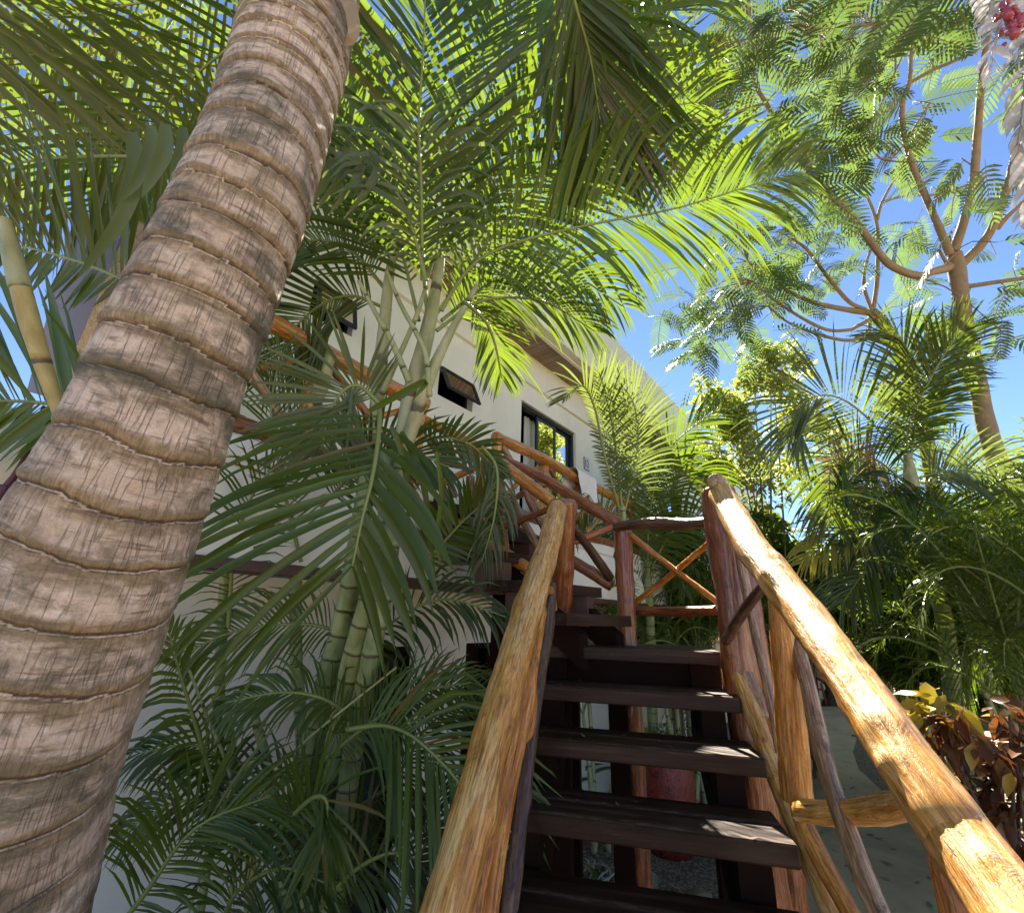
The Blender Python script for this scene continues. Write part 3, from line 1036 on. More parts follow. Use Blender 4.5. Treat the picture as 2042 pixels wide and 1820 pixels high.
for c in (na.lerp(ne, .55) + sdv * .15, ma.lerp(fe, .6) - sdv * .15):
    mb = MB()
    box(mb, Vector((c.x, c.y, -.05)), SR * .1, SF * .1, Z * 2.55)
    mb.build('support_post', M['dark_beam'], stair, smooth=False)


def PL(seq):
    return [P(*q) for q in seq]


def rads(seq_w, pts):
    """half widths in pixels -> radii in metres"""
    return [w_ * .5 * q[2] / F for w_, q in zip(seq_w, pts)]


def plog(name, pts, ws, mat, parent=stair, **kw):
    return log(name, PL(pts), rads(ws, pts), mat, parent, **kw)


def down_log(name, x, y, d, r, zb, mat, lean=(0, 0), **kw):
    p = P(x, y, d)
    return log(name, [p, Vector((p.x + lean[0] * .5, p.y + lean[1] * .5, (p.z + zb) / 2)), Vector((p.x + lean[0], p.y + lean[1], zb))], r, mat, stair, **kw)


# first flight, right side
def rail_log(pts, ws, ends, mat, **kw):
    q = PL(pts) + ends
    return log('handrail', q, rads(ws, pts) + [.058] * len(ends), mat, stair, **kw)


rail_log([(1437, 985, 2.62), (1500, 1092, 2.02), (1588, 1205, 1.63), (1682, 1335, 1.31), (1775, 1470, 1.09), (1875, 1618, .93), (2000, 1790, .79)],
     [46, 62, 74, 88, 102, 122, 144], [SP(.555, .50, 1.57), SP(.60, -.5, .98)], 'log_pale', seg=22, bmp=.09)
log('newel_post', [SP(.60, -.42, 0), SP(.61, -.43, .99)], [.07, .06], 'log_red', stair, seg=14, bmp=.1)
log('newel_post', [SP(-.60, -.42, 0), SP(-.59, -.43, .99)], [.07, .06], 'log_red', stair, seg=14, bmp=.1)
plog('end_stub', [(1427, 961, 2.60), (1433, 966, 2.86)], [34, 36], 'log_grey', seg=18, bmp=.04)
down_log('newel_post', 1432, 978, 2.78, [.097, .088, .085], 0.0, 'log_red', seg=18, bmp=.13, bscale=4)
down_log('newel_post', 1477, 1035, 3.02, [.045, .055, .06], 0.0, 'log_red', seg=14, bmp=.12)
down_log('newel_post', 1240, 1050, 3.46, [.066, .066, .07], 0.0, 'log_red', seg=16, bmp=.14, bscale=5)
plog('newel_post', [(1129, 998, 3.0), (1124, 1090, 3.02), (1119, 1180, 3.04), (1106, 1284, 3.06)], [38, 40, 44, 50], 'log_red', seg=16, bmp=.14)
# back guard of the landing
plog('handrail', [(1222, 1049, 3.42), (1300, 1043, 3.2), (1350, 1045, 3.05), (1428, 1041, 2.82)], [19, 23, 24, 21], 'log_dark', seg=12)
plog('lower_rail', [(1252, 1216, 3.42), (1330, 1219, 3.2), (1436, 1216, 2.82)], [17, 19, 17], 'log_red')
plog('brace', [(1256, 1066, 3.40), (1330, 1125, 3.2), (1434, 1203, 2.84)], [13, 12, 12], 'log_orange', seg=8)
plog('brace', [(1262, 1204, 3.46), (1330, 1152, 3.25), (1430, 1068, 2.84)], [12, 12, 12], 'log_orange', seg=8)
# right balustrade infill
plog('brace', [(1452, 1005, 2.6), (1474, 1100, 2.5), (1492, 1200, 2.38), (1512, 1290, 2.2), (1538, 1400, 2.05), (1553, 1500, 1.95)], [17, 19, 18, 18, 18, 16], 'log_grey', seg=10, bmp=.14)
plog('brace', [(1446, 1278, 2.45), (1480, 1222, 2.3), (1530, 1158, 2.12)], [18, 21, 18], 'log_dark', seg=10, bmp=.14)
plog('lower_rail', [(1441, 1272, 2.55), (1458, 1318, 2.46), (1490, 1392, 2.3), (1530, 1500, 2.08), (1562, 1590, 1.92), (1590, 1665, 1.76), (1625, 1745, 1.6), (1668, 1840, 1.45), (1720, 1960, 1.3)],
     [18, 24, 32, 36, 34, 32, 36, 40, 44], 'log_pale', seg=16, bmp=.14)
plog('lower_rail', [(1446, 1265, 2.6), (1466, 1306, 2.48), (1494, 1360, 2.36), (1524, 1430, 2.22)], [22, 32, 32, 20], 'log_grey', seg=12, bmp=.12)
plog('post', [(1551, 1166, 1.80), (1562, 1290, 1.75), (1576, 1440, 1.70), (1590, 1596, 1.64)], [40, 45, 54, 60], 'log_orange', seg=18, bmp=.07)
plog('brace', [(1568, 1190, 1.86), (1582, 1262, 1.76), (1607, 1352, 1.66), (1629, 1450, 1.57), (1652, 1545, 1.47), (1678, 1628, 1.38), (1712, 1720, 1.28), (1752, 1820, 1.17), (1800, 1940, 1.07)],
     [22, 28, 31, 33, 35, 38, 40, 42, 46], 'log_grey', seg=14, bmp=.16)
plog('rung', [(1594, 1617, 1.56), (1640, 1620, 1.46), (1700, 1617, 1.37), (1760, 1612, 1.27), (1845, 1598, 1.12)], [40, 46, 46, 50, 50], 'log_pale', seg=16, bmp=.18)
plog('post', [(1588, 1600, 1.72), (1610, 1660, 1.62), (1648, 1735, 1.5), (1700, 1830, 1.36), (1760, 1960, 1.22)], [28, 36, 38, 40, 42], 'log_orange', seg=12, bmp=.1)
plog('post', [(1862, 1628, 1.06), (1882, 1700, 1.02), (1912, 1800, .97), (1950, 1940, .92)], [40, 58, 72, 80], 'log_orange', seg=16, bmp=.07)
plog('brace', [(1900, 1690, 1.0), (1935, 1755, .96), (1975, 1830, .92), (2030, 1940, .87)], [16, 24, 26, 28], 'log_dark', seg=10, bmp=.12)

# first flight, left side
rail_log([(1112, 1012, 2.86), (1092, 1090, 2.5), (1060, 1190, 2.08), (1022, 1320, 1.68), (1004, 1385, 1.56), (985, 1450, 1.44), (955, 1570, 1.26), (915, 1720, 1.1), (884, 1835, 1.0), (850, 1970, .9)],
     [36, 46, 58, 66, 76, 76, 82, 92, 100, 112], [SP(-.54, .2, 1.40), SP(-.60, -.5, .98)], 'log_pale', seg=22, bmp=.10)
plog('lower_rail', [(1080, 1215, 2.2), (1060, 1330, 1.85), (1046, 1420, 1.7), (1014, 1560, 1.48), (990, 1690, 1.32), (968, 1830, 1.18), (948, 1960, 1.1)], [22, 28, 34, 38, 42, 50, 56], 'log_orange', seg=14, bmp=.12)
plog('brace', [(1062, 1250, 2.02), (1040, 1380, 1.74), (1016, 1500, 1.52), (978, 1650, 1.3), (940, 1830, 1.12)], [18, 24, 26, 30, 34], 'log_orange', seg=12, bmp=.14)
plog('post', [(1098, 1165, 2.75), (1088, 1260, 2.5), (1070, 1370, 2.2), (1056, 1470, 2.0), (1046, 1560, 1.84), (1030, 1690, 1.66), (1014, 1830, 1.5), (1000, 1960, 1.4)], [24, 32, 30, 30, 32, 34, 38, 42], 'log_dark', seg=14, bmp=.16)
plog('brace', [(1060, 1300, 2.16), (1058, 1380, 2.0), (1054, 1450, 1.88), (1046, 1476, 1.84)], [16, 26, 26, 12], 'log_orange', seg=10, bmp=.2)
plog('rung', [(1082, 1172, 2.5), (1098, 1180, 2.7), (1104, 1215, 2.78)], [16, 18, 14], 'log_pale', seg=8)

# upper flight rails
mb_pts = [P(1099, 1000, 2.98), P(1040, 955, 3.12), P(970, 905, 3.30), P(905, 868, 3.46), P(848, 838, 3.62)]
log('handrail', mb_pts, [.040, .044, .042, .038], 'log_orange', stair, seg=14, bmp=.10)
log('handrail', [P(1238, 1047, 3.40), P(1160, 1001, 3.55), P(1075, 950, 3.75), P(985, 910, 4.0)], [.042, .046, .044, .040], 'log_red', stair, seg=14, bmp=.10)
plog('lower_rail', [(1112, 1165, 3.02), (1057, 1136, 3.1), (960, 1075, 3.28), (880, 1026, 3.42), (807, 969, 3.6)], [24, 25, 26, 24, 22], 'log_orange')
plog('lower_rail', [(1220, 1167, 3.44), (1127, 1110, 3.55), (1040, 1062, 3.8), (975, 1036, 3.95)], [24, 24, 21, 18], 'log_red')
plog('brace', [(1130, 1036, 3.1), (1172, 1090, 3.3), (1216, 1152, 3.42)], [16, 18, 20], 'log_dark', seg=8)
plog('brace', [(1128, 1084, 3.2), (1170, 1070, 3.3), (1224, 1048, 3.42)], [13, 15, 15], 'log_red', seg=8)
plog('brace', [(960, 1066, 3.3), (1030, 1040, 3.2), (1096, 1014, 3.05)], [14, 14, 13], 'log_red', seg=8)
plog('brace', [(1020, 990, 3.3), (1040, 1033, 3.25), (1074, 1092, 3.12)], [14, 17, 15], 'log_grey', seg=8)
plog('brace', [(842, 986, 3.6), (900, 955, 3.5), (964, 924, 3.38)], [14, 14, 13], 'log_orange', seg=8)
plog('brace', [(858, 872, 3.65), (884, 930, 3.6), (908, 990, 3.52)], [14, 14, 13], 'log_grey', seg=8)
plog('post', [(962, 920, 3.42), (958, 1075, 3.45)], [24, 24], 'log_orange', seg=12)
plog('post', [(982, 985, 4.02), (978, 1050, 4.04)], [24, 26], 'log_orange', seg=12)
plog('post', [(938, 950, 3.5), (930, 1060, 3.52)], [18, 20], 'log_grey', seg=10)

for q_ in ([(1002, 960, 3.3), (1000, 1010, 3.3), (1010, 1098, 3.28)], [(1150, 1004, 3.55), (1120, 1050, 3.5), (1100, 1092, 3.5)], [(880, 930, 3.6), (880, 960, 3.6), (900, 1030, 3.5)],
           [(1040, 960, 3.7), (1060, 1010, 3.65), (1096, 1075, 3.6)], [(985, 1020, 3.9), (1040, 985, 3.8), (1090, 965, 3.7)], [(905, 1020, 3.5), (950, 990, 3.4), (1010, 945, 3.3)]):
    plog('brace', q_, [12, 13, 12], ['log_orange', 'log_grey', 'log_red'][int(q_[0][0]) % 3], seg=8)


# ------------------------------------------------------------------ the big leaning palm
def big_trunk(parent):
    rows = [(670, -420, 1.95, 74), (640, -160, 1.62, 88), (600, 40, 1.38, 104), (552, 220, 1.27, 108), (490, 400, 1.14, 118), (388, 640, 1.06, 133),
            (302, 850, 1.02, 143), (212, 1060, .98, 166), (146, 1213, .96, 175), (50, 1450, .93, 190), (-14, 1613, .91, 203), (-74, 1813, .90, 220)]
    pts = [tuple(P(x, y, d)) + (hw * d / F * .93,) for x, y, d, hw in rows][::-1]
    a, b = Vector(pts[0][:3]), Vector(pts[1][:3])
    dn = (a - b).normalized()
    k = (a.z + .1) / -dn.z * .8
    pts = [(a.x + dn.x * k, a.y + dn.y * k, -.12, pts[0][3] * 1.35), (a.x + dn.x * k * .45, a.y + dn.y * k * .45, a.z * .5, pts[0][3] * 1.12)] + pts
    n, seg = 760, 132
    c = catmull(pts, n)
    rr = c[:, 3]; c = c[:, :3]
    cum = np.concatenate(([0], np.cumsum(np.linalg.norm(np.diff(c, axis=0), axis=1))))
    Lt = cum[-1]
    # ring heights
    vis0 = Lt * .28
    zs, z = [], 0.05
    while z < Lt:
        zs.append(z)
        q = z / Lt
        z += np.interp(q, [0, .3, .62, .70, .78, 1], [.13, .112, .098, .062, .05, .045]) * nr.uniform(.72, 1.28)
    zs = np.array(zs)
    T = np.gradient(c, axis=0); T /= np.linalg.norm(T, axis=1)[:, None]
    X = np.cross(T[0], [0, 0, 1.0]); X /= np.linalg.norm(X)
    V, G, ring, age = [], [], [], []
    th = np.linspace(0, 2 * math.pi, seg, endpoint=False)
    ct, sn = np.cos(th), np.sin(th)
    for k in range(n):
        X = X - T[k] * X.dot(T[k]); X /= np.linalg.norm(X)
        Y = np.cross(T[k], X)
        rs = np.empty(seg)
        for j in range(seg):
            v = cum[k] + .024 * noise.noise(Vector((ct[j] * .9, sn[j] * .9, cum[k] * 3))) + .004 * noise.noise(Vector((ct[j] * 7, sn[j] * 7, cum[k] * 12)))
            i = int(np.searchsorted(zs, v)) - 1
            i = min(max(i, 0), len(zs) - 2)
            ph = (v - zs[i]) / (zs[i + 1] - zs[i])
            ph = min(max(ph, 0), 1)
            w_ = noise.noise(Vector((ct[j] * 2.2, sn[j] * 2.2, i * 3.7)))
            lip = .0035 + .0035 * w_
            prof = -.006 * math.exp(-(ph / .06) ** 2) + lip * math.exp(-((ph - .16) / .12) ** 2) + .003 * math.sin(math.pi * ph)
            fine = .0022 * noise.noise(Vector((ct[j] * 14, sn[j] * 14, cum[k] * 22))) + .004 * noise.noise(Vector((ct[j] * 2, sn[j] * 2, cum[k] * 5)))
            rs[j] = rr[k] + prof + fine
            ring.append(ph)
            age.append(float(np.interp(cum[k] / Lt, [.25, .45, .62, .8], [1, .85, .45, .1])))
        V.append(c[k] + np.outer(ct * rs, X) + np.outer(sn * rs, Y))
        G.append(np.column_stack([ct * rr[k], sn * rr[k], np.full(seg, cum[k])]))
    V = np.vstack(V); G = np.vstack(G)
    kk, jj = np.meshgrid(np.arange(n - 1), np.arange(seg), indexing='ij')
    a_ = (kk * seg + jj).ravel(); b_ = (kk * seg + (jj + 1) % seg).ravel()
    mb = MB()
    mb.add(V, np.column_stack([a_, b_, b_ + seg, a_ + seg]), 0, G)
    o = mb.build('trunk', M['trunk'], parent)
    for nm, arr in (('ring', ring), ('age', age)):
        at = o.data.attributes.new(nm, 'FLOAT', 'POINT')
        at.data.foreach_set('value', np.array(arr, dtype=np.float32))
    return Vector(c[-1]), Vector(T[-1])


def FR(parent, pts, Lp, wp, n, mat, face=.8, **kw):
    """frond through picture points; leaflet length and width in picture pixels at its mean depth"""
    d = sum(q[2] for q in pts) / len(pts)
    mid = P(*pts[len(pts) // 2])
    cv = (CAM - mid).normalized()
    N = (cv * face + Vector((0, 0, 1)) * (1 - face)).normalized()
    mb = MB()
    rr = kw.pop('rr', .0075)
    rach = kw.pop('rach', 'rachis')
    frond(mb, PL(pts), Lp * d / F, wp * d / F, n=n, N=N, rr=rr, **kw)
    return mb.build('frond', [M[mat], M[rach]], parent)


def strip_leaf(mb, pts, wd, facing=None, mi=0, n=12):
    c = catmull(pts, n)
    T = np.gradient(c, axis=0); T /= np.linalg.norm(T, axis=1)[:, None]
    V = []
    for k in range(n):
        f = np.array(CAM) - c[k] if facing is None else np.array(facing)
        S = np.cross(T[k], f); S /= np.linalg.norm(S)
        Nn = np.cross(S, T[k])
        h = wd * .5 * np.interp(k / (n - 1), [0, .15, .5, .85, 1], [.6, .95, 1, .6, .05])
        V += [c[k] - S * h, c[k] - Nn * h * .3, c[k] + S * h]
    mb.add(V, [(3 * k + q, 3 * k + q + 1, 3 * k + q + 4, 3 * k + q + 3) for k in range(n - 1) for q in (0, 1)], mi)


lp = thing('palm_tree', 'big leaning palm with a thick ringed grey-brown trunk filling the left side', 'palm tree', at_z(-160, 2600, 0) * 0 + Vector((-1.0, .75, 0)))
ctop, cdir = big_trunk(lp)
for k, azd in enumerate((200, 232, 262, 292, 160, 120)):
    mb = MB()
    frond(mb, arc(ctop + Vector((0, 0, -.05)), R_(azd), R_(62 - 9 * (k % 3)), 2.6, R_(95)), .55, .045, n=40, droop=.5, rr=.014)
    mb.build('frond', [M['leaf_coco'], M['rachis']], lp)
# boot at the top edge of the frame
mb = MB()
strip_leaf(mb, PL([(672, -60, 1.30), (700, 20, 1.27), (704, 70, 1.26), (686, 92, 1.27)]), .035)
mb.build('leaf_base', M['leaf_dry'], lp)
FR(lp, [(620, 225, 1.9), (353, 305, 2.05), (120, 315, 2.2), (-90, 345, 2.4)], 440, 21, 42, 'leaf_coco', 1.0, a0=58, a1=36, droop=.12, sideL=(1, .62), vee=.05)
FR(lp, [(330, 606, 2.0), (233, 552, 2.1), (100, 505, 2.2), (-70, 470, 2.4)], 300, 20, 38, 'leaf', 1.0, a0=80, a1=50, droop=.1, sideL=(1, .35))
FR(lp, [(250, 828, 1.9), (110, 806, 2.0), (0, 800, 2.1), (-110, 815, 2.2)], 370, 26, 30, 'leaf', .9, a0=62, a1=40, droop=.2, sideL=(1, .5))
FR(lp, [(760, -170, 2.5), (520, -40, 2.8), (260, 10, 3.0), (-20, 60, 3.2)], 400, 15, 46, 'leaf_coco', .9, a0=62, a1=35, droop=.25)
FR(lp, [(640, -160, 2.3), (520, 40, 2.6), (350, 190, 2.9), (180, 430, 3.2)], 300, 14, 40, 'leaf_bright', .9, a0=62, a1=35, droop=.3)
FR(lp, [(-90, -60, 3.3), (120, 40, 3.4), (300, 190, 3.6), (430, 400, 3.8)], 330, 15, 42, 'leaf_coco', .9, a0=60, a1=35, droop=.3)
FR(lp, [(420, -120, 3.6), (330, 60, 3.7), (180, 200, 3.8), (0, 300, 3.9)], 380, 13, 46, 'leaf_bright', .9, a0=60, a1=35, droop=.3)
FR(lp, [(1118, -110, 2.3), (1150, 20, 2.4), (1176, 112, 2.5), (1196, 240, 2.6)], 350, 16, 44, 'leaf_dark', 1, a0=38, a1=16, droop=.25)
FR(lp, [(900, -200, 3.2), (1060, -80, 3.3), (1180, -10, 3.4), (1330, 20, 3.5)], 300, 20, 40, 'leaf_bright', .8, a0=70, a1=35, droop=1.0)
mb = MB()
for q, wd in ([[(262, 262, 1.75), (270, 330, 1.74), (245, 430, 1.72), (150, 560, 1.7)], .055], [[(302, 250, 1.75), (300, 300, 1.74), (280, 350, 1.72), (246, 398, 1.7)], .045],
              [[(330, 246, 1.72), (328, 300, 1.71), (310, 340, 1.7), (282, 394, 1.68)], .05], [[(366, 252, 1.7), (362, 300, 1.69), (352, 330, 1.68), (340, 360, 1.68)], .04]):
    mb = MB(); strip_leaf(mb, PL(q), wd); mb.build('drooping_leaflet', M['leaf_grey'], lp)
for x0, x1 in ((618, 610), (640, 625), (668, 640), (700, 668), (735, 700)):
    mb = MB()
    strip_leaf(mb, PL([(x0 - 20, 300, 2.0), (x0 + 8, 312, 1.98), (x0 + 14, 350, 1.96), (x1 - 14, 410 + (x0 - 600) * .2, 1.95)]), .045)
    mb.build('drooping_leaflet', M['leaf_grey'], lp)

# ------------------------------------------------------------------ areca clump in front of the guest house
ac = thing('palm_clump', 'tall areca palm clump with ringed green stems in front of the house', 'palm tree', Vector((-.75, 2.2, 0)))


def stem(parent, pts, ws, mat='stem_green', seg=16, ground=None, name='stem'):
    q = PL(pts); r = rads(ws, pts)
    if ground is not None:
        a, b = q[0], q[1]
        dn = (a - b).normalized()
        e = Vector((a.x + dn.x * .3, a.y + dn.y * .3, -.05))
        q = [e] + q; r = [r[0] * 1.15] + r
    mb = MB()
    SEED[0] += 1
    tube(mb, q, r, seg=seg, n=40, bump=.035, seed=SEED[0])
    return mb.build(name, M[mat], parent)


stem(ac, [(655, 1580, 2.35), (700, 1330, 2.35), (735, 1200, 2.38), (768, 1070, 2.42), (775, 900, 2.5)], [46, 44, 42, 38, 36], ground=1)
stem(ac, [(620, 1500, 2.5), (655, 1340, 2.5), (690, 1210, 2.5), (716, 1060, 2.5), (745, 880, 2.55)], [44, 42, 40, 38, 34], ground=1)
stem(ac, [(700, 1520, 2.3), (735, 1330, 2.3), (765, 1180, 2.35), (790, 1010, 2.4), (808, 880, 2.42)], [40, 38, 36, 34, 34], ground=1)
stem(ac, [(600, 1590, 2.7), (590, 1300, 2.75), (592, 1080, 2.8), (610, 900, 2.85), (655, 700, 2.9)], [24, 24, 24, 24, 26], ground=1)
stem(ac, [(425, 1640, 2.5), (440, 1300, 2.6), (455, 1080, 2.7), (475, 880, 2.8)], [16, 20, 18, 14], ground=1)
stem(ac, [(745, 880, 2.5), (755, 760, 2.5), (765, 660, 2.52), (775, 560, 2.55), (790, 470, 2.6)], [25, 29, 24, 20, 12], 'stem_pale', name='crownshaft')
stem(ac, [(800, 890, 2.4), (822, 780, 2.42), (850, 670, 2.45), (872, 560, 2.5), (882, 470, 2.55)], [33, 36, 30, 22, 12], 'stem_pale', name='crownshaft')
stem(ac, [(812, 880, 2.36), (842, 790, 2.36), (870, 720, 2.38), (905, 650, 2.42), (950, 570, 2.5)], [28, 28, 22, 15, 10], 'stem_pale', name='crownshaft')
stem(ac, [(615, 830, 2.85), (640, 770, 2.85), (655, 710, 2.85)], [28, 30, 24], 'stem_pale', name='crownshaft')
for q, ws in (([(815, 760, 2.35), (780, 680, 2.33), (752, 630, 2.3), (715, 560, 2.3)], [14, 12, 10, 8]), ([(856, 790, 2.34), (846, 700, 2.34), (800, 610, 2.34), (770, 540, 2.3)], [13, 11, 9, 7]),
              ([(755, 800, 2.44), (800, 700, 2.4), (830, 630, 2.4), (850, 570, 2.4)], [13, 11, 10, 8])):
    stem(ac, q, ws, 'stem_thin', seg=8, name='leaf_stalk')
A = ac
FR(A, [(852, 640, 2.5), (838, 430, 2.35), (835, 250, 2.3), (845, 80, 2.4), (850, -90, 2.6)], 350, 19, 52, 'leaf_dark', 1, a0=55, a1=22, droop=.12, vee=.1)
FR(A, [(835, 640, 2.5), (790, 470, 2.6), (720, 330, 2.7), (640, 240, 2.9), (560, 190, 3.0)], 280, 18, 48, 'leaf_bright', .9, a0=60, droop=.3)  # brighter leaf colour stands in for sun on these leaflets
FR(A, [(850, 560, 2.5), (900, 400, 2.6), (955, 250, 2.8), (1000, 100, 2.9), (1050, -80, 3.1)], 330, 18, 52, 'leaf', .9, a0=60, droop=.25)
FR(A, [(860, 640, 2.5), (960, 500, 2.6), (1040, 405, 2.7), (1163, 277, 2.9), (1247, 227, 3.0), (1390, 205, 3.2)], 250, 14, 62, 'leaf_bright', .8, a0=66, a1=25, droop=.45)
FR(A, [(880, 620, 2.4), (930, 540, 2.45), (1010, 490, 2.5), (1180, 447, 2.6), (1360, 413, 2.75), (1578, 343, 2.95)], 260, 15, 70, 'leaf_bright', .75, a0=66, a1=28, droop=.75, sideL=(.9, 1))
FR(A, [(870, 660, 2.4), (960, 600, 2.5), (1080, 600, 2.6), (1185, 660, 2.7)], 135, 10, 46, 'leaf_bright', .7, droop=.6)
FR(A, [(880, 640, 2.5), (1000, 550, 2.7), (1130, 545, 2.8), (1240, 610, 2.9)], 150, 9, 50, 'leaf', .7, droop=.7)
FR(A, [(925, 600, 2.3), (968, 640, 2.35), (988, 690, 2.4), (1000, 754, 2.45)], 95, 8, 30, 'leaf', 1, a0=60, droop=.3)
FR(A, [(1080, 360, 3.0), (1180, 230, 3.1), (1243, 125, 3.2), (1316, 60, 3.3)], 170, 14, 40, 'leaf_bright', 1, a0=60, droop=.15)
FR(A, [(1060, -70, 2.8), (1150, 0, 2.8), (1240, 40, 2.9), (1325, 20, 3.0)], 340, 20, 24, 'leaf_bright', .5, a0=75, a1=50, droop=1.4, sideL=(1, 1))
FR(A, [(850, 560, 2.25), (800, 400, 2.2), (720, 330, 2.1), (630, 300, 2.0)], 190, 16, 18, 'leaf_grey', .5, droop=1.5)
FR(A, [(842, 560, 2.3), (840, 400, 2.2), (837, 300, 2.15), (832, 245, 2.15)], 230, 15, 14, 'leaf_grey', .8, a0=70, a1=50, droop=1.1, vee=.5)
FR(A, [(770, 580, 2.6), (700, 500, 2.6), (620, 480, 2.7), (540, 520, 2.8)], 190, 10, 48, 'leaf', .8, droop=.3)
FR(A, [(780, 620, 2.7), (690, 590, 2.7), (600, 640, 2.8), (530, 750, 2.8)], 180, 10, 48, 'leaf_dark', .9, droop=.25)
FR(A, [(762, 812, 2.25), (712, 768, 2.2), (668, 800, 2.15), (640, 890, 2.15)], 180, 12, 36, 'leaf_grey', 1, a0=72, a1=40, droop=.1)
FR(A, [(757, 818, 2.1), (753, 880, 2.0), (740, 960, 1.92), (722, 1030, 1.86), (702, 1128, 1.8)], 420, 22, 20, 'leaf', 1, a0=72, a1=34, droop=.28, vee=.1, start=.05, segs=5, sides=(1,), twist=.25, endk=.75, basek=.85)
FR(A, [(758, 822, 2.1), (754, 880, 2.0), (741, 960, 1.92), (723, 1030, 1.86), (703, 1128, 1.8)], 270, 38, 13, 'leaf_bright', 1, a0=52, a1=30, droop=.35, vee=.1, start=.12, segs=5, sides=(-1,), twist=.3, endk=.9, basek=.7)  # sunlit half of the frond, painted with the brighter leaf colour
FR(A, [(832, 1136, 2.6), (880, 1085, 2.65), (930, 1032, 2.7), (988, 985, 2.75)], 88, 14, 24, 'leaf', 1, a0=72, a1=40, droop=.2)
FR(A, [(960, 890, 2.7), (990, 935, 2.65), (985, 1030, 2.6), (960, 1120, 2.55)], 110, 8, 26, 'leaf_grey', .8, a0=40, droop=1.6, twist=.8)
FR(A, [(825, 885, 2.6), (880, 872, 2.65), (940, 888, 2.7), (995, 945, 2.75)], 66, 14, 20, 'leaf_dark', 1, a0=75, droop=.15)
FR(A, [(640, 1010, 2.6), (720, 930, 2.5), (800, 895, 2.5), (890, 930, 2.5)], 140, 11, 38, 'leaf_dark', .8, droop=.5)
FR(A, [(600, 1120, 2.6), (560, 950, 2.6), (540, 820, 2.6), (560, 700, 2.7)], 130, 7, 32, 'leaf', .9, droop=.3)
FR(A, [(455, 1250, 2.4), (470, 1080, 2.4), (520, 960, 2.4), (600, 900, 2.4)], 130, 7, 32, 'leaf', .8, droop=.5)
FR(A, [(780, 480, 2.7), (730, 360, 2.8), (690, 220, 2.9), (680, 80, 3.1)], 220, 14, 44, 'leaf_bright', 1, droop=.2)
FR(A, [(900, 560, 2.9), (1000, 420, 3.0), (1100, 330, 3.1), (1260, 300, 3.3)], 220, 13, 54, 'leaf_bright', .8, droop=.5)
mb = MB()
for q, wd in (([(985, 650, 2.4), (1010, 690, 2.4), (1050, 740, 2.4), (1095, 806, 2.4)], .012), ([(910, 895, 2.5), (935, 870, 2.5), (960, 850, 2.5), (990, 842, 2.5)], .02),
              ([(735, 820, 2.0), (790, 790, 2.0), (850, 760, 2.0), (820, 800, 2.0)], .03), ([(800, 860, 2.05), (830, 920, 2.0), (850, 1000, 2.0), (870, 1190, 2.0)], .03),
              ([(870, 900, 2.2), (880, 980, 2.2), (872, 1080, 2.2), (880, 1130, 2.2)], .025), ([(780, 850, 2.0), (800, 900, 2.0), (816, 1000, 2.0), (800, 1090, 2.0)], .028)):
    mb = MB(); strip_leaf(mb, PL(q), wd); mb.build('drooping_leaflet', M['leaf_bright'], ac)

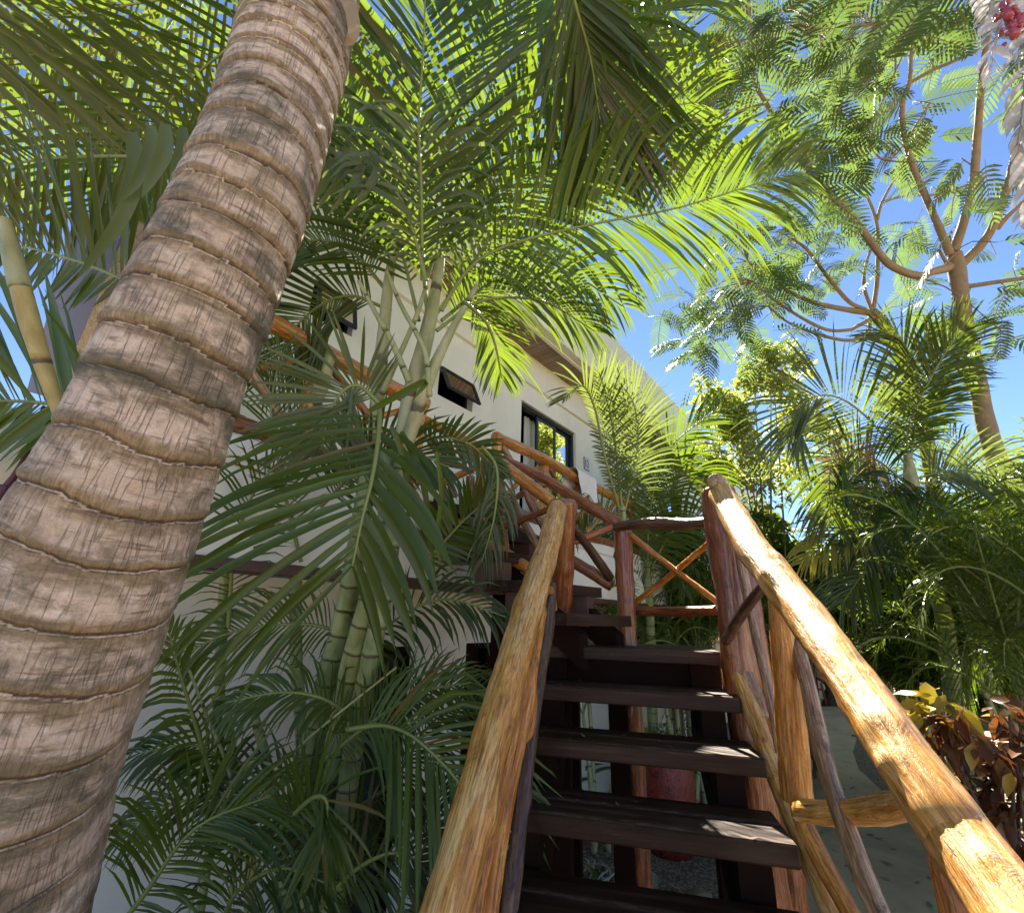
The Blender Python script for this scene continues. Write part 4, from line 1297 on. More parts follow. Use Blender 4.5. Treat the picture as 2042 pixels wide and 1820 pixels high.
# ------------------------------------------------------------------ dark low palm by the foot of the wall
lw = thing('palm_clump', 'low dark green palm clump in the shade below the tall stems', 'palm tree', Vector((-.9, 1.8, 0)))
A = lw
for a in ([(720, 1450, 2.3), (650, 1395, 2.2), (560, 1380, 2.15), (450, 1400, 2.1)], 110, 10, 30, 'leaf_bright', .7, 1.2), \
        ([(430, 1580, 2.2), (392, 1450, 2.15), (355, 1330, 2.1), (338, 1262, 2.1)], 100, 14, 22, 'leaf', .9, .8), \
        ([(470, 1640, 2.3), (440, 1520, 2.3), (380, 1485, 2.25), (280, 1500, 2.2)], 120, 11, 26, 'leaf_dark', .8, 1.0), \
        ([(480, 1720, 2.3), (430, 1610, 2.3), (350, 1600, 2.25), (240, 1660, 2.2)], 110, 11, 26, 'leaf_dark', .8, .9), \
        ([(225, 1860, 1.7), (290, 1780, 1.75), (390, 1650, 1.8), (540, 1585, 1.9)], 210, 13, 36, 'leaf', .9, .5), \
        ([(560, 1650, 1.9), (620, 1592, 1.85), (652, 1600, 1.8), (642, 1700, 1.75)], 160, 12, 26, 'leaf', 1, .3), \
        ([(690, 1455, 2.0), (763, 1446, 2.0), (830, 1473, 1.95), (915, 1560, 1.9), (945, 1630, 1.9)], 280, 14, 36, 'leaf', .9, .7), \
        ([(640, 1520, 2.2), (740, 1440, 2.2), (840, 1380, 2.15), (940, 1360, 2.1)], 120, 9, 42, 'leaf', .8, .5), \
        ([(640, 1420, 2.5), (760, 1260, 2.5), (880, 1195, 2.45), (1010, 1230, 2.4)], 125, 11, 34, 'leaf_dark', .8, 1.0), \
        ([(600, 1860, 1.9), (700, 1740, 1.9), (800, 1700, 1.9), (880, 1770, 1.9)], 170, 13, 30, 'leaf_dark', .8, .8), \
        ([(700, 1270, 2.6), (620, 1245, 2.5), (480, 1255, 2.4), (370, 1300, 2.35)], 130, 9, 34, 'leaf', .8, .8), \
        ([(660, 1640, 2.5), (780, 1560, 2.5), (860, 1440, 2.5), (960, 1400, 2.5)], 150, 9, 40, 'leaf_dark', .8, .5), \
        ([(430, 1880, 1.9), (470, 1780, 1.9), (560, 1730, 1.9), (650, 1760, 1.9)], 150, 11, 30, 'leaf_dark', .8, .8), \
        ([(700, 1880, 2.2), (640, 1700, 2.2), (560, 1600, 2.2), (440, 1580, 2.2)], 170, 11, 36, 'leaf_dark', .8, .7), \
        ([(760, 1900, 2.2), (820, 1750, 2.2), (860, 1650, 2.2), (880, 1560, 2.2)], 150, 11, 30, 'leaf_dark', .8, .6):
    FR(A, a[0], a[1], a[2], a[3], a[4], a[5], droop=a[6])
for q, ws in (([(470, 1700, 2.2), (460, 1550, 2.2), (410, 1420, 2.15), (375, 1330, 2.1)], [8, 7, 6, 5]), ([(450, 1600, 2.1), (560, 1520, 2.1), (640, 1450, 2.1), (790, 1330, 2.1)], [6, 6, 5, 4]),
              ([(560, 1760, 2.4), (540, 1560, 2.4), (500, 1400, 2.4)], [22, 20, 16]), ([(500, 1760, 2.5), (470, 1560, 2.5), (450, 1400, 2.5)], [22, 20, 16])):
    stem(lw, q, ws, 'stem_thin', seg=8, ground=1)

# ------------------------------------------------------------------ left edge: yellow stem, canvas and beam, dry twig
yl = thing('yellow_palm', 'yellow palm stem with a grey top behind the leaning trunk, at the left edge', 'palm', Vector(P(60, 900, 2.2)) * 1)
yl.location.z = 0; WLOC[yl.name] = Vector((yl.location.x, yl.location.y, 0))
M['yellow_sheath'] = stem_mat('yellow_sheath', (.30, .20, .04), (.52, .40, .14), .33, (.40, .22, .04))
stem(yl, [(128, 850, 1.80), (92, 745, 1.80), (62, 650, 1.80), (40, 570, 1.80)], [20, 28, 34, 33], 'yellow_sheath', name='stem')
stem(yl, [(41, 575, 1.80), (30, 530, 1.80), (20, 490, 1.81), (8, 440, 1.82)], [35, 34, 30, 26], 'stem_pale', name='sheath')
stem(yl, [(240, 1200, 1.86), (180, 1010, 1.84), (128, 850, 1.80)], [26, 26, 26], 'stem_thin', ground=1, name='stem')
o1 = P(150, 455, 3.0)
aw = thing('awning', 'blue-grey canvas awning on a pale wooden beam, behind the leaning trunk', 'awning', P(120, 800, 3.0))
mb = MB()
p0, p1 = P(262, 430, 2.7), P(105, 800, 2.9)
ex = (P(300, 460, 2.7) - p0)
ex2 = (P(250, 470, 3.0) - P(195, 430, 3.0))
box(mb, p0, p1 - p0, ex.normalized() * .17, (FWD * .12), bev=.006)
mb.build('beam', M['wood_tan'], aw, smooth=False)
mb = MB()
q0, q1 = P(150, 420, 2.9), P(52, 780, 3.05)
box(mb, q0, q1 - q0, (P(250, 440, 2.85) - q0), FWD * .03, bev=.004)
mb.build('canvas', M['slate'], aw, smooth=False)
tg = MB()
tube(tg, PL([(88, 810, 2.1), (62, 880, 2.1), (38, 935, 2.08), (10, 975, 2.06)]), [.008, .009, .010, .016], seg=8, bump=.2, n=24)
tube(tg, PL([(12, 968, 2.06), (4, 985, 2.05), (8, 1000, 2.05)]), [.02, .024, .008], seg=8, bump=.3, n=12)
tg = tg.build('dry_flower_stalk', M['twig_purple'])
tag(tg, 'purple-brown dry twig hanging in front of the white wall at the left edge', 'twig')


# ------------------------------------------------------------------ single palms of the garden on the right
def ground_under(p):
    return Vector((p.x, p.y, 0))


pm = thing('palm_tree', 'slender palm in front of the upper wall, its fronds arching across the roof band', 'palm tree', ground_under(P(1240, 1045, 3.9)))
stem(pm, [(1262, 1400, 3.9), (1256, 1200, 3.9), (1246, 1090, 3.9), (1240, 1010, 3.9)], [18, 17, 16, 12], 'stem_green', ground=1)
A = pm
def dsh(pts, d):
    return [(x, y, z + d) for x, y, z in pts]


for a in ([(1235, 1020, 4.6), (1203, 900, 4.5), (1186, 815, 4.45), (1160, 768, 4.4), (1124, 796, 4.35)], 100, 6, 46, 'leaf_grey', 1, .25, (1, .28)), \
        ([(1240, 1020, 4.6), (1228, 900, 4.6), (1212, 800, 4.6), (1192, 738, 4.6)], 110, 6, 36, 'leaf_grey', 1, .3, (1, .4)), \
        ([(1240, 1040, 4.7), (1270, 900, 4.8), (1265, 810, 4.9), (1232, 760, 4.9)], 105, 6, 40, 'leaf_grey', .9, .3), \
        ([(1235, 1050, 4.5), (1190, 1010, 4.4), (1150, 1030, 4.3), (1130, 1090, 4.3)], 60, 5, 30, 'leaf', .8, .7):
    FR(A, dsh(a[0], -.7), a[1], a[2], a[3], a[4], a[5], droop=a[6], rr=.009, sideL=(a[7] if len(a) > 7 else (1, 1)))
pn = thing('palm_tree', 'bright yellow-green palm fanning out just behind the landing guard', 'palm tree', ground_under(P(1290, 1150, 6.4)))
stem(pn, [(1300, 1420, 6.4), (1296, 1250, 6.4), (1290, 1130, 6.4)], [20, 18, 14], 'stem_green', ground=1)
for a in ([(1290, 1140, 6.4), (1296, 1020, 6.4), (1330, 900, 6.4), (1432, 812, 6.4)], 105, 7, 44, 'leaf_bright', .9, .3), \
        ([(1290, 1150, 6.4), (1320, 1020, 6.4), (1370, 935, 6.4), (1450, 965, 6.4)], 95, 7, 40, 'leaf_bright', .8, .7), \
        ([(1290, 1150, 6.4), (1340, 1060, 6.3), (1400, 1030, 6.3), (1460, 1080, 6.3)], 90, 7, 36, 'leaf', .8, .7), \
        ([(1290, 1150, 6.4), (1270, 1060, 6.5), (1230, 1060, 6.6), (1190, 1120, 6.6)], 80, 7, 34, 'leaf', .8, .6):
    FR(pn, a[0], a[1], a[2], a[3], a[4], a[5], droop=a[6], rr=.01)

pr = thing('palm_tree', 'palm with a white-green ringed stem in the middle of the right-hand thicket', 'palm tree', ground_under(P(1890, 1240, 5.5)))
stem(pr, [(1905, 1420, 5.5), (1882, 1235, 5.5), (1850, 1130, 5.5), (1832, 1060, 5.5), (1822, 1000, 5.5)], [30, 28, 27, 28, 26], 'stem_green', ground=1)
stem(pr, [(1823, 1005, 5.5), (1816, 960, 5.5), (1808, 905, 5.5)], [27, 25, 12], 'stem_pale', name='crownshaft')
A = pr
for a in ([(1812, 930, 4.2), (1810, 860, 4.2), (1852, 760, 4.1), (1900, 680, 4.0), (1930, 650, 3.9)], 115, 7, 46, 'leaf', 1, .3), \
        ([(1808, 930, 4.2), (1745, 850, 4.1), (1690, 802, 4.0), (1640, 788, 3.95), (1590, 812, 3.9), (1570, 880, 3.9)], 190, 8, 58, 'leaf_grey', .9, .25), \
        ([(1800, 960, 4.2), (1745, 915, 4.1), (1685, 900, 4.0), (1655, 935, 3.95), (1655, 1030, 3.9)], 140, 8, 46, 'leaf', .9, .5), \
        ([(1825, 955, 4.2), (1890, 938, 4.1), (1970, 946, 4.0), (2070, 985, 3.9)], 130, 8, 46, 'leaf_grey', .8, .5), \
        ([(1830, 1025, 4.2), (1885, 1032, 4.1), (1918, 1050, 4.0), (1920, 1120, 4.0)], 120, 8, 36, 'leaf', .9, .3), \
        ([(1820, 1010, 4.2), (1760, 1020, 4.1), (1690, 1050, 4.0), (1600, 1120, 4.0)], 95, 8, 34, 'leaf_yellow', .8, .6), \
        ([(1820, 1000, 4.2), (1780, 990, 4.2), (1735, 975, 4.2), (1670, 920, 4.2)], 110, 9, 26, 'leaf_dry', .8, .4), \
        ([(1812, 920, 4.3), (1830, 800, 4.3), (1805, 690, 4.4), (1755, 660, 4.5)], 120, 7, 46, 'leaf', 1, .3), \
        ([(1815, 920, 4.3), (1835, 780, 4.3), (1880, 720, 4.3), (1930, 740, 4.3)], 100, 7, 40, 'leaf_grey', .9, .4), \
        ([(1810, 940, 4.0), (1780, 960, 3.9), (1740, 1010, 3.8), (1720, 1100, 3.8)], 120, 8, 40, 'leaf_dark', .8, .6), \
        ([(1830, 1060, 4.1), (1800, 1090, 3.9), (1740, 1120, 3.8), (1680, 1200, 3.8)], 120, 8, 40, 'leaf', .8, .6):
    FR(A, dsh(a[0], 1.3), a[1], a[2], a[3], a[4], a[5], droop=a[6], rr=.009)

# palm with bleached skirt and red fruit, top right corner
bf = thing('fruiting_palm', 'palm at the top right corner with bleached dry fronds and red fruit', 'palm tree', ground_under(P(2120, 900, 3.6)))
stem(bf, [(2160, 1300, 3.5), (2130, 700, 3.4), (2090, 300, 3.3), (2050, -60, 3.3)], [40, 44, 46, 46], 'stem_pale', ground=1)
M['leaf_bl'] = M['leaf_bleached']
for a in ([(2050, -40, 3.3), (2012, 20, 3.25), (1985, 80, 3.2), (1972, 150, 3.2)], 62, 20, 12, .7), \
        ([(2075, 0, 3.3), (2052, 110, 3.2), (2040, 220, 3.2), (2030, 290, 3.2)], 70, 20, 14, .8), \
        ([(2100, 60, 3.3), (2078, 200, 3.2), (2060, 300, 3.2), (2050, 420, 3.2)], 70, 20, 14, .6), \
        ([(2040, -120, 3.4), (1990, -60, 3.4), (1975, 20, 3.3), (1972, 70, 3.3)], 60, 20, 12, .6), \
        ([(2110, 100, 3.5), (2080, 240, 3.4), (2062, 340, 3.4), (2035, 440, 3.4)], 60, 20, 12, .5):
    FR(bf, a[0], a[1], a[2], a[3], 'leaf_bleached', .8, droop=a[4], rr=.012, rach='leaf_bl', twist=.9)
M['fruit_red'] = simple('red_fruit', (.36, .07, .09), .3, bmp=0)
for k in range(3):
    c0 = P(2006 + k * 13, 26 + (k * 37) % 60, 3.1)
    mb = MB()
    tube(mb, [c0 + Vector((0, 0, .10)), c0 - Vector((0, 0, .05))], [.02, .03], seg=6, n=6)
    for q in range(16):
        c = c0 + Vector(nr.normal(0, .022, 3))
        th_ = np.linspace(0, 2 * math.pi, 7)[:-1]
        vs = [c + Vector((0, 0, .016))] + [c + Vector((math.cos(t) * .014, math.sin(t) * .014, .007)) for t in th_] + [c + Vector((math.cos(t) * .014, math.sin(t) * .014, -.007)) for t in th_] + [c - Vector((0, 0, .016))]
        fs = [(0, 1 + i, 1 + (i + 1) % 6) for i in range(6)] + [(1 + i, 7 + i, 7 + (i + 1) % 6, 1 + (i + 1) % 6) for i in range(6)] + [(13, 7 + (i + 1) % 6, 7 + i) for i in range(6)]
        mb.add(vs, fs)
    mb.build('fruit_cluster', M['fruit_red'], bf)


# ------------------------------------------------------------------ feathery trees
def feather_leaves(mb, bases, dirs, Ls, npin=13, pl=.20, pw=.036):
    """bipinnate leaves: arrays of base, direction, length"""
    n = len(bases)
    B = np.asarray(bases); D = np.asarray(dirs); D /= np.linalg.norm(D, axis=1)[:, None]
    L = np.asarray(Ls)
    Nn = nr.normal(0, .35, (n, 3)) + [0, 0, 1.0]
    S = np.cross(D, Nn); S /= np.linalg.norm(S, axis=1)[:, None]
    Nn = np.cross(S, D)
    K = 5
    # rachis ribbon
    pts = []
    d = D.copy(); p = B.copy()
    dr = nr.uniform(.15, .6, n)[:, None]
    for k in range(K + 1):
        pts.append(p.copy())
        p = p + d * (L / K)[:, None]
        d = d + np.array([0, 0, -1.0]) * dr * .35
        d /= np.linalg.norm(d, axis=1)[:, None]
    pts = np.stack(pts, 1)   # n,K+1,3
    w = .004
    arr = np.concatenate([pts - S[:, None] * w, pts + S[:, None] * w], axis=1).reshape(-1, 3)
    fs = []
    m = 2 * (K + 1)
    for i in range(n):
        o = i * m
        for k in range(K):
            fs.append((o + k, o + k + 1, o + K + 1 + k + 1, o + K + 1 + k))
    mb.add(arr, fs, 1)
    V = []
    tt = np.linspace(.12, .99, npin)
    for t in tt:
        f = t * K; i0 = min(int(f), K - 1); u = f - i0
        c = pts[:, i0] * (1 - u) + pts[:, i0 + 1] * u
        Tn = pts[:, i0 + 1] - pts[:, i0]; Tn /= np.linalg.norm(Tn, axis=1)[:, None]
        prof = math.sin(math.pi * (t * .86 + .1)) ** .55
        for s in (1, -1):
            a = math.radians(68 - 22 * t)
            dd = math.cos(a) * Tn + math.sin(a) * s * S + Nn * nr.normal(0, .08, (n, 1))
            ll = (pl * prof * L / .62)[:, None]
            e1 = c + dd * ll * .55; e2 = c + dd * ll + np.array([0, 0, -.16]) * ll
            h = Tn * pw * .5
            V.append(np.stack([c - h * .6, c + h * .6, e1 + h, e1 - h, e2 + h * .35, e2 - h * .35], 1))
    V = np.concatenate(V, 0)
    nb = len(V)
    idx = np.arange(nb)[:, None] * 6
    f1 = idx + np.array([0, 1, 2, 3]); f2 = idx + np.array([3, 2, 4, 5])
    mb.add(V.reshape(-1, 3), np.concatenate([f1, f2]), 0)


def feather_tree(label, loc_px, branches, clusters, dmean, leafL=.62):
    t = thing('feathery_tree', label, 'tree', ground_under(loc_px))
    allpts = []
    for nm, pts, ws in branches:
        q = PL(pts); r = rads(ws, pts)
        SEED[0] += 1
        mb = MB()
        tube(mb, q, [z * .85 for z in r], seg=12, bump=.09, seed=SEED[0], bscale=3)
        mb.build(nm, M['bark'], t)
        if nm != 'trunk':
            allpts += [Vector(tuple(z)) for z in catmull(q, 24)]
    # twigs + leaves
    tw_ = MB(); lf = MB()
    Bs, Ds, Ls = [], [], []
    for cx, cy, rx, ry, cnt in clusters:
        for q in range(int(cnt * .70 + .5)):
            x = cx + rx * nr.normal(0, .55); y = cy + ry * nr.normal(0, .55)
            d = dmean + nr.normal(0, .55)
            e = P(x, y, d)
            near = min(allpts, key=lambda z: (z - e).length)
            dv = e - near
            if dv.length > 2.2:
                near = e - dv.normalized() * 2.2
            mid = (near + e) * .5 + Vector((0, 0, .12)) + Vector(nr.normal(0, .06, 3))
            if q % 2 == 0:
                tube(lf, [near, mid, e], [.010, .007, .004], seg=4, n=6, caps=False, mi=1)
            ax = (e - mid).normalized()
            nl = 1 + int(nr.randint(0, 2))
            for k in range(nl):
                b = mid.lerp(e, .35 + .65 * (k + 1) / nl)
                az = nr.uniform(0, 2 * math.pi)
                o = Vector((math.cos(az), math.sin(az), nr.uniform(-.45, .25)))
                Bs.append(tuple(b)); Ds.append(tuple((o + ax * .5).normalized())); Ls.append(leafL * nr.uniform(.7, 1.15))
    feather_leaves(lf, Bs, Ds, Ls)
    lf.build('foliage', [M['feather'], M['bark']], t)
    return t


def X3(pts, d0, d1):
    """crop coordinates (third column, top row) -> picture, depths interpolated"""
    n = len(pts)
    return [(1360 + x / 3.0, y / 3.0, d0 + (d1 - d0) * i / (n - 1)) for i, (x, y) in enumerate(pts)]


T1 = [('trunk', [(2120, 1250, 5.6), (2060, 1060, 5.7), (1995, 940, 5.8), (1966, 850, 5.9), (1950, 770, 5.95), (1935, 700, 6.0), (1918, 610, 6.0), (1908, 540, 6.0), (1903, 505, 6.0)], [44, 42, 40, 37, 34, 32, 30, 33, 26]),
      ('branch', X3([(1600, 1600), (1500, 1625), (1400, 1650), (1250, 1590), (1150, 1480), (1000, 1280), (800, 1080), (650, 870), (500, 620), (430, 500), (430, 380), (390, 0), (370, -200)], 6.0, 5.2), [20, 18, 16, 16, 15, 14, 13, 12, 10, 7, 6, 5, 4]),
      ('branch', X3([(500, 620), (250, 690), (60, 720), (-60, 760)], 5.4, 5.0), [7, 5, 4, 3]),
      ('branch', X3([(1600, 1520), (1500, 1280), (1380, 1000), (1320, 780), (1320, 600), (1360, 480), (1370, 150)], 6.0, 5.6), [17, 14, 12, 11, 10, 8, 5]),
      ('branch', X3([(1370, 155), (1250, 130), (1000, 165), (740, 175)], 5.6, 5.4), [5, 5, 4, 3]),
      ('branch', X3([(1355, 500), (1500, 420), (1620, 370), (1830, 270), (2000, 150), (2100, 60)], 5.8, 5.4), [8, 7, 7, 6, 6, 5]),
      ('branch', X3([(1625, 1500), (1690, 1300), (1740, 1100), (1765, 800), (1790, 480), (1830, 200), (1890, -60)], 6.0, 5.4), [20, 18, 17, 15, 14, 12, 11]),
      ('branch', X3([(1650, 1600), (1800, 1450), (1880, 1300), (1950, 1100), (2000, 900), (2060, 700)], 6.0, 5.4), [20, 19, 18, 17, 16, 15]),
      ('branch', X3([(1880, 1370), (1950, 1290), (2060, 1190), (2200, 1050)], 5.9, 5.6), [12, 11, 10, 10]),
      ('branch', X3([(1660, 1720), (1800, 1700), (2000, 1670), (2160, 1650)], 6.0, 5.7), [12, 10, 9, 8]),
      ('branch', X3([(1590, 1590), (1560, 1540), (1535, 1490)], 6.0, 5.95), [8, 7, 5]),
      ('branch', X3([(1480, 620), (1250, 950), (1120, 840), (1200, 600), (1320, 330)], 5.8, 5.4), [4, 4, 4, 4, 3])]
C1 = [(1430, 60, 70, 60, 16), (1560, 50, 90, 50, 18), (1500, 120, 70, 60, 10), (1680, 40, 90, 40, 18), (1800, 40, 90, 50, 18), (1880, 60, 40, 50, 8), (1440, 160, 70, 50, 10),
      (1390, 230, 60, 40, 8), (1400, 310, 45, 30, 6), (1640, 140, 70, 60, 14), (1740, 130, 90, 50, 14), (1560, 210, 40, 40, 3), (1690, 210, 80, 60, 14), (1650, 290, 80, 50, 12), (1720, 290, 60, 50, 8),
      (1600, 350, 60, 40, 7), (1800, 230, 60, 60, 8), (1850, 180, 40, 50, 6), (1860, 300, 30, 40, 4), (1500, 330, 30, 30, 1), (1990, 330, 50, 50, 5), (1960, 470, 50, 50, 5), (2010, 560, 40, 60, 7),
      (1980, 640, 60, 40, 6), (1370, 90, 30, 40, 3), (2010, 160, 40, 60, 6), (1780, 60, 200, 30, 8)]
feather_tree('tall feathery-leaved tree with grey-tan limbs forking low, against the blue sky', P(2060, 1060, 5.7), T1, C1, 5.7)
T2 = [('trunk', [(1900, 1250, 7.6), (1850, 900, 7.8), (1815, 760, 7.9), (1790, 690, 8.0), (1762, 650, 8.0), (1738, 622, 8.0)], [34, 30, 27, 25, 24, 22]),
      ('branch', [(1742, 625, 8.0), (1690, 618, 8.0), (1625, 604, 7.9), (1570, 580, 7.8), (1490, 522, 7.6)], [15, 12, 10, 8, 5]),
      ('branch', [(1745, 630, 8.0), (1710, 650, 7.9), (1690, 658, 7.8), (1640, 655, 7.8), (1560, 610, 7.7), (1500, 560, 7.6)], [10, 9, 8, 7, 6, 4]),
      ('branch', [(1735, 628, 8.0), (1730, 660, 7.9), (1700, 678, 7.8), (1650, 672, 7.7), (1575, 645, 7.7), (1530, 610, 7.6)], [9, 8, 8, 7, 5, 4]),
      ('branch', [(1725, 618, 8.0), (1690, 600, 8.0), (1640, 540, 7.9), (1610, 500, 7.8), (1585, 480, 7.8)], [10, 9, 8, 7, 5]),
      ('branch', [(1740, 620, 8.0), (1748, 560, 8.0), (1750, 480, 7.9), (1746, 440, 7.9), (1732, 400, 7.9), (1708, 355, 7.8)], [10, 9, 8, 7, 6, 5]),
      ('branch', [(1738, 620, 8.0), (1722, 570, 8.0), (1728, 520, 7.9), (1745, 480, 7.9)], [8, 7, 6, 5]),
      ('branch', [(1748, 440, 7.9), (1760, 400, 7.8), (1800, 330, 7.7), (1860, 250, 7.5)], [7, 6, 5, 4]),
      ('branch', [(1755, 405, 7.8), (1800, 392, 7.7), (1880, 386, 7.6), (1960, 355, 7.5)], [6, 5, 5, 4])]
C2 = [(1460, 420, 60, 60, 14), (1540, 450, 80, 60, 20), (1400, 560, 60, 60, 14), (1480, 560, 80, 50, 20), (1560, 560, 80, 50, 16), (1420, 640, 60, 40, 12), (1380, 690, 50, 25, 8), (1500, 640, 60, 40, 10),
      (1340, 640, 40, 40, 7), (1600, 500, 80, 50, 14), (1660, 450, 70, 50, 10), (1640, 400, 50, 40, 8), (1680, 540, 50, 40, 6), (1810, 450, 50, 50, 5), (1830, 580, 50, 50, 6), (1790, 540, 40, 50, 5), (1880, 640, 50, 40, 6),
      (1700, 350, 60, 40, 6), (1590, 690, 60, 30, 5), (1860, 400, 50, 30, 4)]
feather_tree('second feathery tree behind, its bent trunk leaning out above the palms', P(1900, 1250, 7.6), T2, C2, 7.8, .68)


# ------------------------------------------------------------------ leaf clouds: bushes, hedges
def cloud(mb, n, centers, size, wfac=.45, shape='leaf', mi=0, hang=.2):
    """n leaves in ellipsoid clumps [(centre, (rx, ry, rz), weight)]"""
    W = np.array([c[2] for c in centers], float); W /= W.sum()
    ci = nr.choice(len(centers), n, p=W)
    C = np.array([tuple(c[0]) for c in centers]); Rr = np.array([c[1] for c in centers])
    v = nr.normal(0, 1, (n, 3)); v /= np.linalg.norm(v, axis=1)[:, None]
    rad = nr.uniform(.25, 1.0, n) ** .6
    p = C[ci] + v * Rr[ci] * rad[:, None]
    d = v * .6 + nr.normal(0, .6, (n, 3)); d[:, 2] -= hang
    d /= np.linalg.norm(d, axis=1)[:, None]
    up = nr.normal(0, .5, (n, 3)) + [0, 0, 1]
    S = np.cross(d, up); S /= np.linalg.norm(S, axis=1)[:, None]
    L = size * nr.uniform(.6, 1.25, n)[:, None]
    h = L * wfac * .5
    N2 = np.cross(S, d)
    e = p + d * L + np.array([0, 0, -.12]) * L
    m1 = p + d * L * .35; m2 = p + d * L * .7
    V = np.stack([p, m1 - S * h, m1 - N2 * h * .3, m1 + S * h, m2 - S * h * .8, m2 - N2 * h * .3, m2 + S * h * .8, e], 1)
    idx = np.arange(n)[:, None] * 8
    fs = [list(r) for r in (idx + np.array([1, 2, 5, 4]))] + [list(r) for r in (idx + np.array([2, 3, 6, 5]))] + \
         [list(r) for r in (idx + np.array([0, 2, 1]))] + [list(r) for r in (idx + np.array([0, 3, 2]))] + \
         [list(r) for r in (idx + np.array([4, 5, 7]))] + [list(r) for r in (idx + np.array([5, 6, 7]))]
    mb.add(V.reshape(-1, 3), fs, mi)


def shrub(name, label, cat, boxes, n, size, mat, wfac=.45, hang=.2, trunk=None, group=None):
    """boxes: (x, y, d, rx_px, ry_px, weight) clumps"""
    cs = []
    for x, y, d, rx, ry, wt in boxes:
        cs.append((P(x, y, d), (rx * d / F, rx * d / F * .9, ry * d / F), wt))
    c0 = cs[0][0]
    t = thing(name, label, cat, ground_under(c0), group)
    mb = MB()
    sub = []
    for c, r, wt in cs:
        for k in range(9):
            o = nr.normal(0, .42, 3)
            s = nr.uniform(.28, .5)
            sub.append((c + Vector((o[0] * r[0], o[1] * r[1], o[2] * r[2])), tuple(q * s for q in r), wt))
    cloud(mb, n, sub, size, wfac, hang=hang)
    mb.build('foliage', M[mat], t)
    mb = MB()
    base = ground_under(c0)
    for k in range(10):
        c = sub[nr.randint(0, len(sub))][0]
        b = base + Vector((nr.uniform(-.25, .25), nr.uniform(-.25, .25), -.03))
        tube(mb, [b, (b + c) * .5 + Vector(nr.normal(0, .12, 3)), c], [.03, .02, .006], seg=5, n=8, caps=False)
    mb.build('stems', M[trunk or 'bark'], t)
    return t


shrub('slender_tree', 'light yellow-green small-leaved tree against the sky beyond the roof end', 'tree',
      [(1460, 850, 9, 70, 70, 3), (1520, 780, 9.2, 70, 50, 2), (1570, 740, 9, 50, 40, 1.4), (1420, 800, 9, 35, 45, 1), (1600, 850, 9.3, 80, 60, 2.5), (1500, 930, 9, 90, 60, 3), (1640, 930, 9.4, 80, 60, 2), (1530, 700, 9, 25, 30, .5), (1420, 910, 9.0, 50, 50, 1.2)],
      8500, .13, 'small_leaf', .4, .0)
hg = 'dense shrubs closing the garden on the right'
shrub('shrub', 'dark leafy shrub directly behind the right newel post', 'shrub', [(1560, 1080, 8.5, 90, 80, 2), (1500, 1180, 8.5, 90, 90, 2), (1600, 1200, 8.6, 90, 90, 2)], 6500, .17, 'hedge_leaf', .4, .3, group=hg)
shrub('shrub', 'dark shrub in the gap of the landing guard, between the two newel posts', 'shrub', [(1350, 1130, 7.5, 80, 80, 2), (1320, 1230, 7.5, 90, 70, 2), (1420, 1210, 7.6, 80, 90, 2)], 6000, .16, 'hedge_leaf', .4, .3, group=hg)
shrub('shrub', 'tall dark mass of leaves behind the white-green palm stem', 'shrub', [(1780, 1130, 7.5, 120, 110, 3), (1700, 1230, 7.5, 110, 90, 2), (1880, 1100, 7.6, 100, 120, 2)], 8500, .18, 'hedge_leaf', .35, .4, group=hg)
shrub('shrub', 'glossy shrub at the right edge below the tall tree trunk', 'shrub', [(2000, 1150, 6.5, 100, 140, 3), (1960, 1300, 6.0, 110, 90, 2), (2080, 1280, 6.0, 110, 120, 2)], 8500, .16, 'hedge_leaf', .45, .3, group=hg)
shrub('shrub', 'low bright shrub left of the croton, beside the path', 'shrub', [(1810, 1320, 6.5, 60, 50, 2), (1780, 1300, 7, 50, 45, 1.2), (1850, 1290, 6.2, 80, 60, 2)], 5500, .13, 'hedge_leaf', .3, .3, group=hg)
for k, (az, r, sz) in enumerate(((18, 24, 5), (27, 24, 5.5), (35, 25, 5), (43, 22, 5.5), (52, 18, 5), (62, 16, 5))):
    a = R_(az)
    c = Vector((math.sin(a) * r, math.cos(a) * r, 2.4))
    lab = ['far trees closing the view past the roof end', 'far trees above the path bend', 'far trees behind the white-green palm crown', 'far trees at the right edge of the garden',
           'far tree mass just out of the right edge', 'far tree mass well out to the right'][k]
    t = thing('background_tree', lab, 'trees', ground_under(c), 'background trees')
    mb = MB(); sub = []
    for q in range(22):
        o = nr.normal(0, .5, 3)
        sub.append((c + Vector((o[0] * 3, o[1] * 3, o[2] * 2.0)), (1.1, 1.1, .9), 1))
    cloud(mb, 6000, sub, .42, .4, hang=.3)
    mb.build('foliage', M['hedge_leaf'], t)
    for q in range(4):
        mb = MB()
        b = ground_under(c) + Vector((nr.uniform(-2, 2), nr.uniform(-2, 2), -.05))
        tube(mb, [b, b + Vector((.2, .1, 1.5)), b + Vector((0, 0, 3.2))], [.16, .12, .06], seg=8, n=10)
        mb.build('trunk', M['bark_dark'], t)

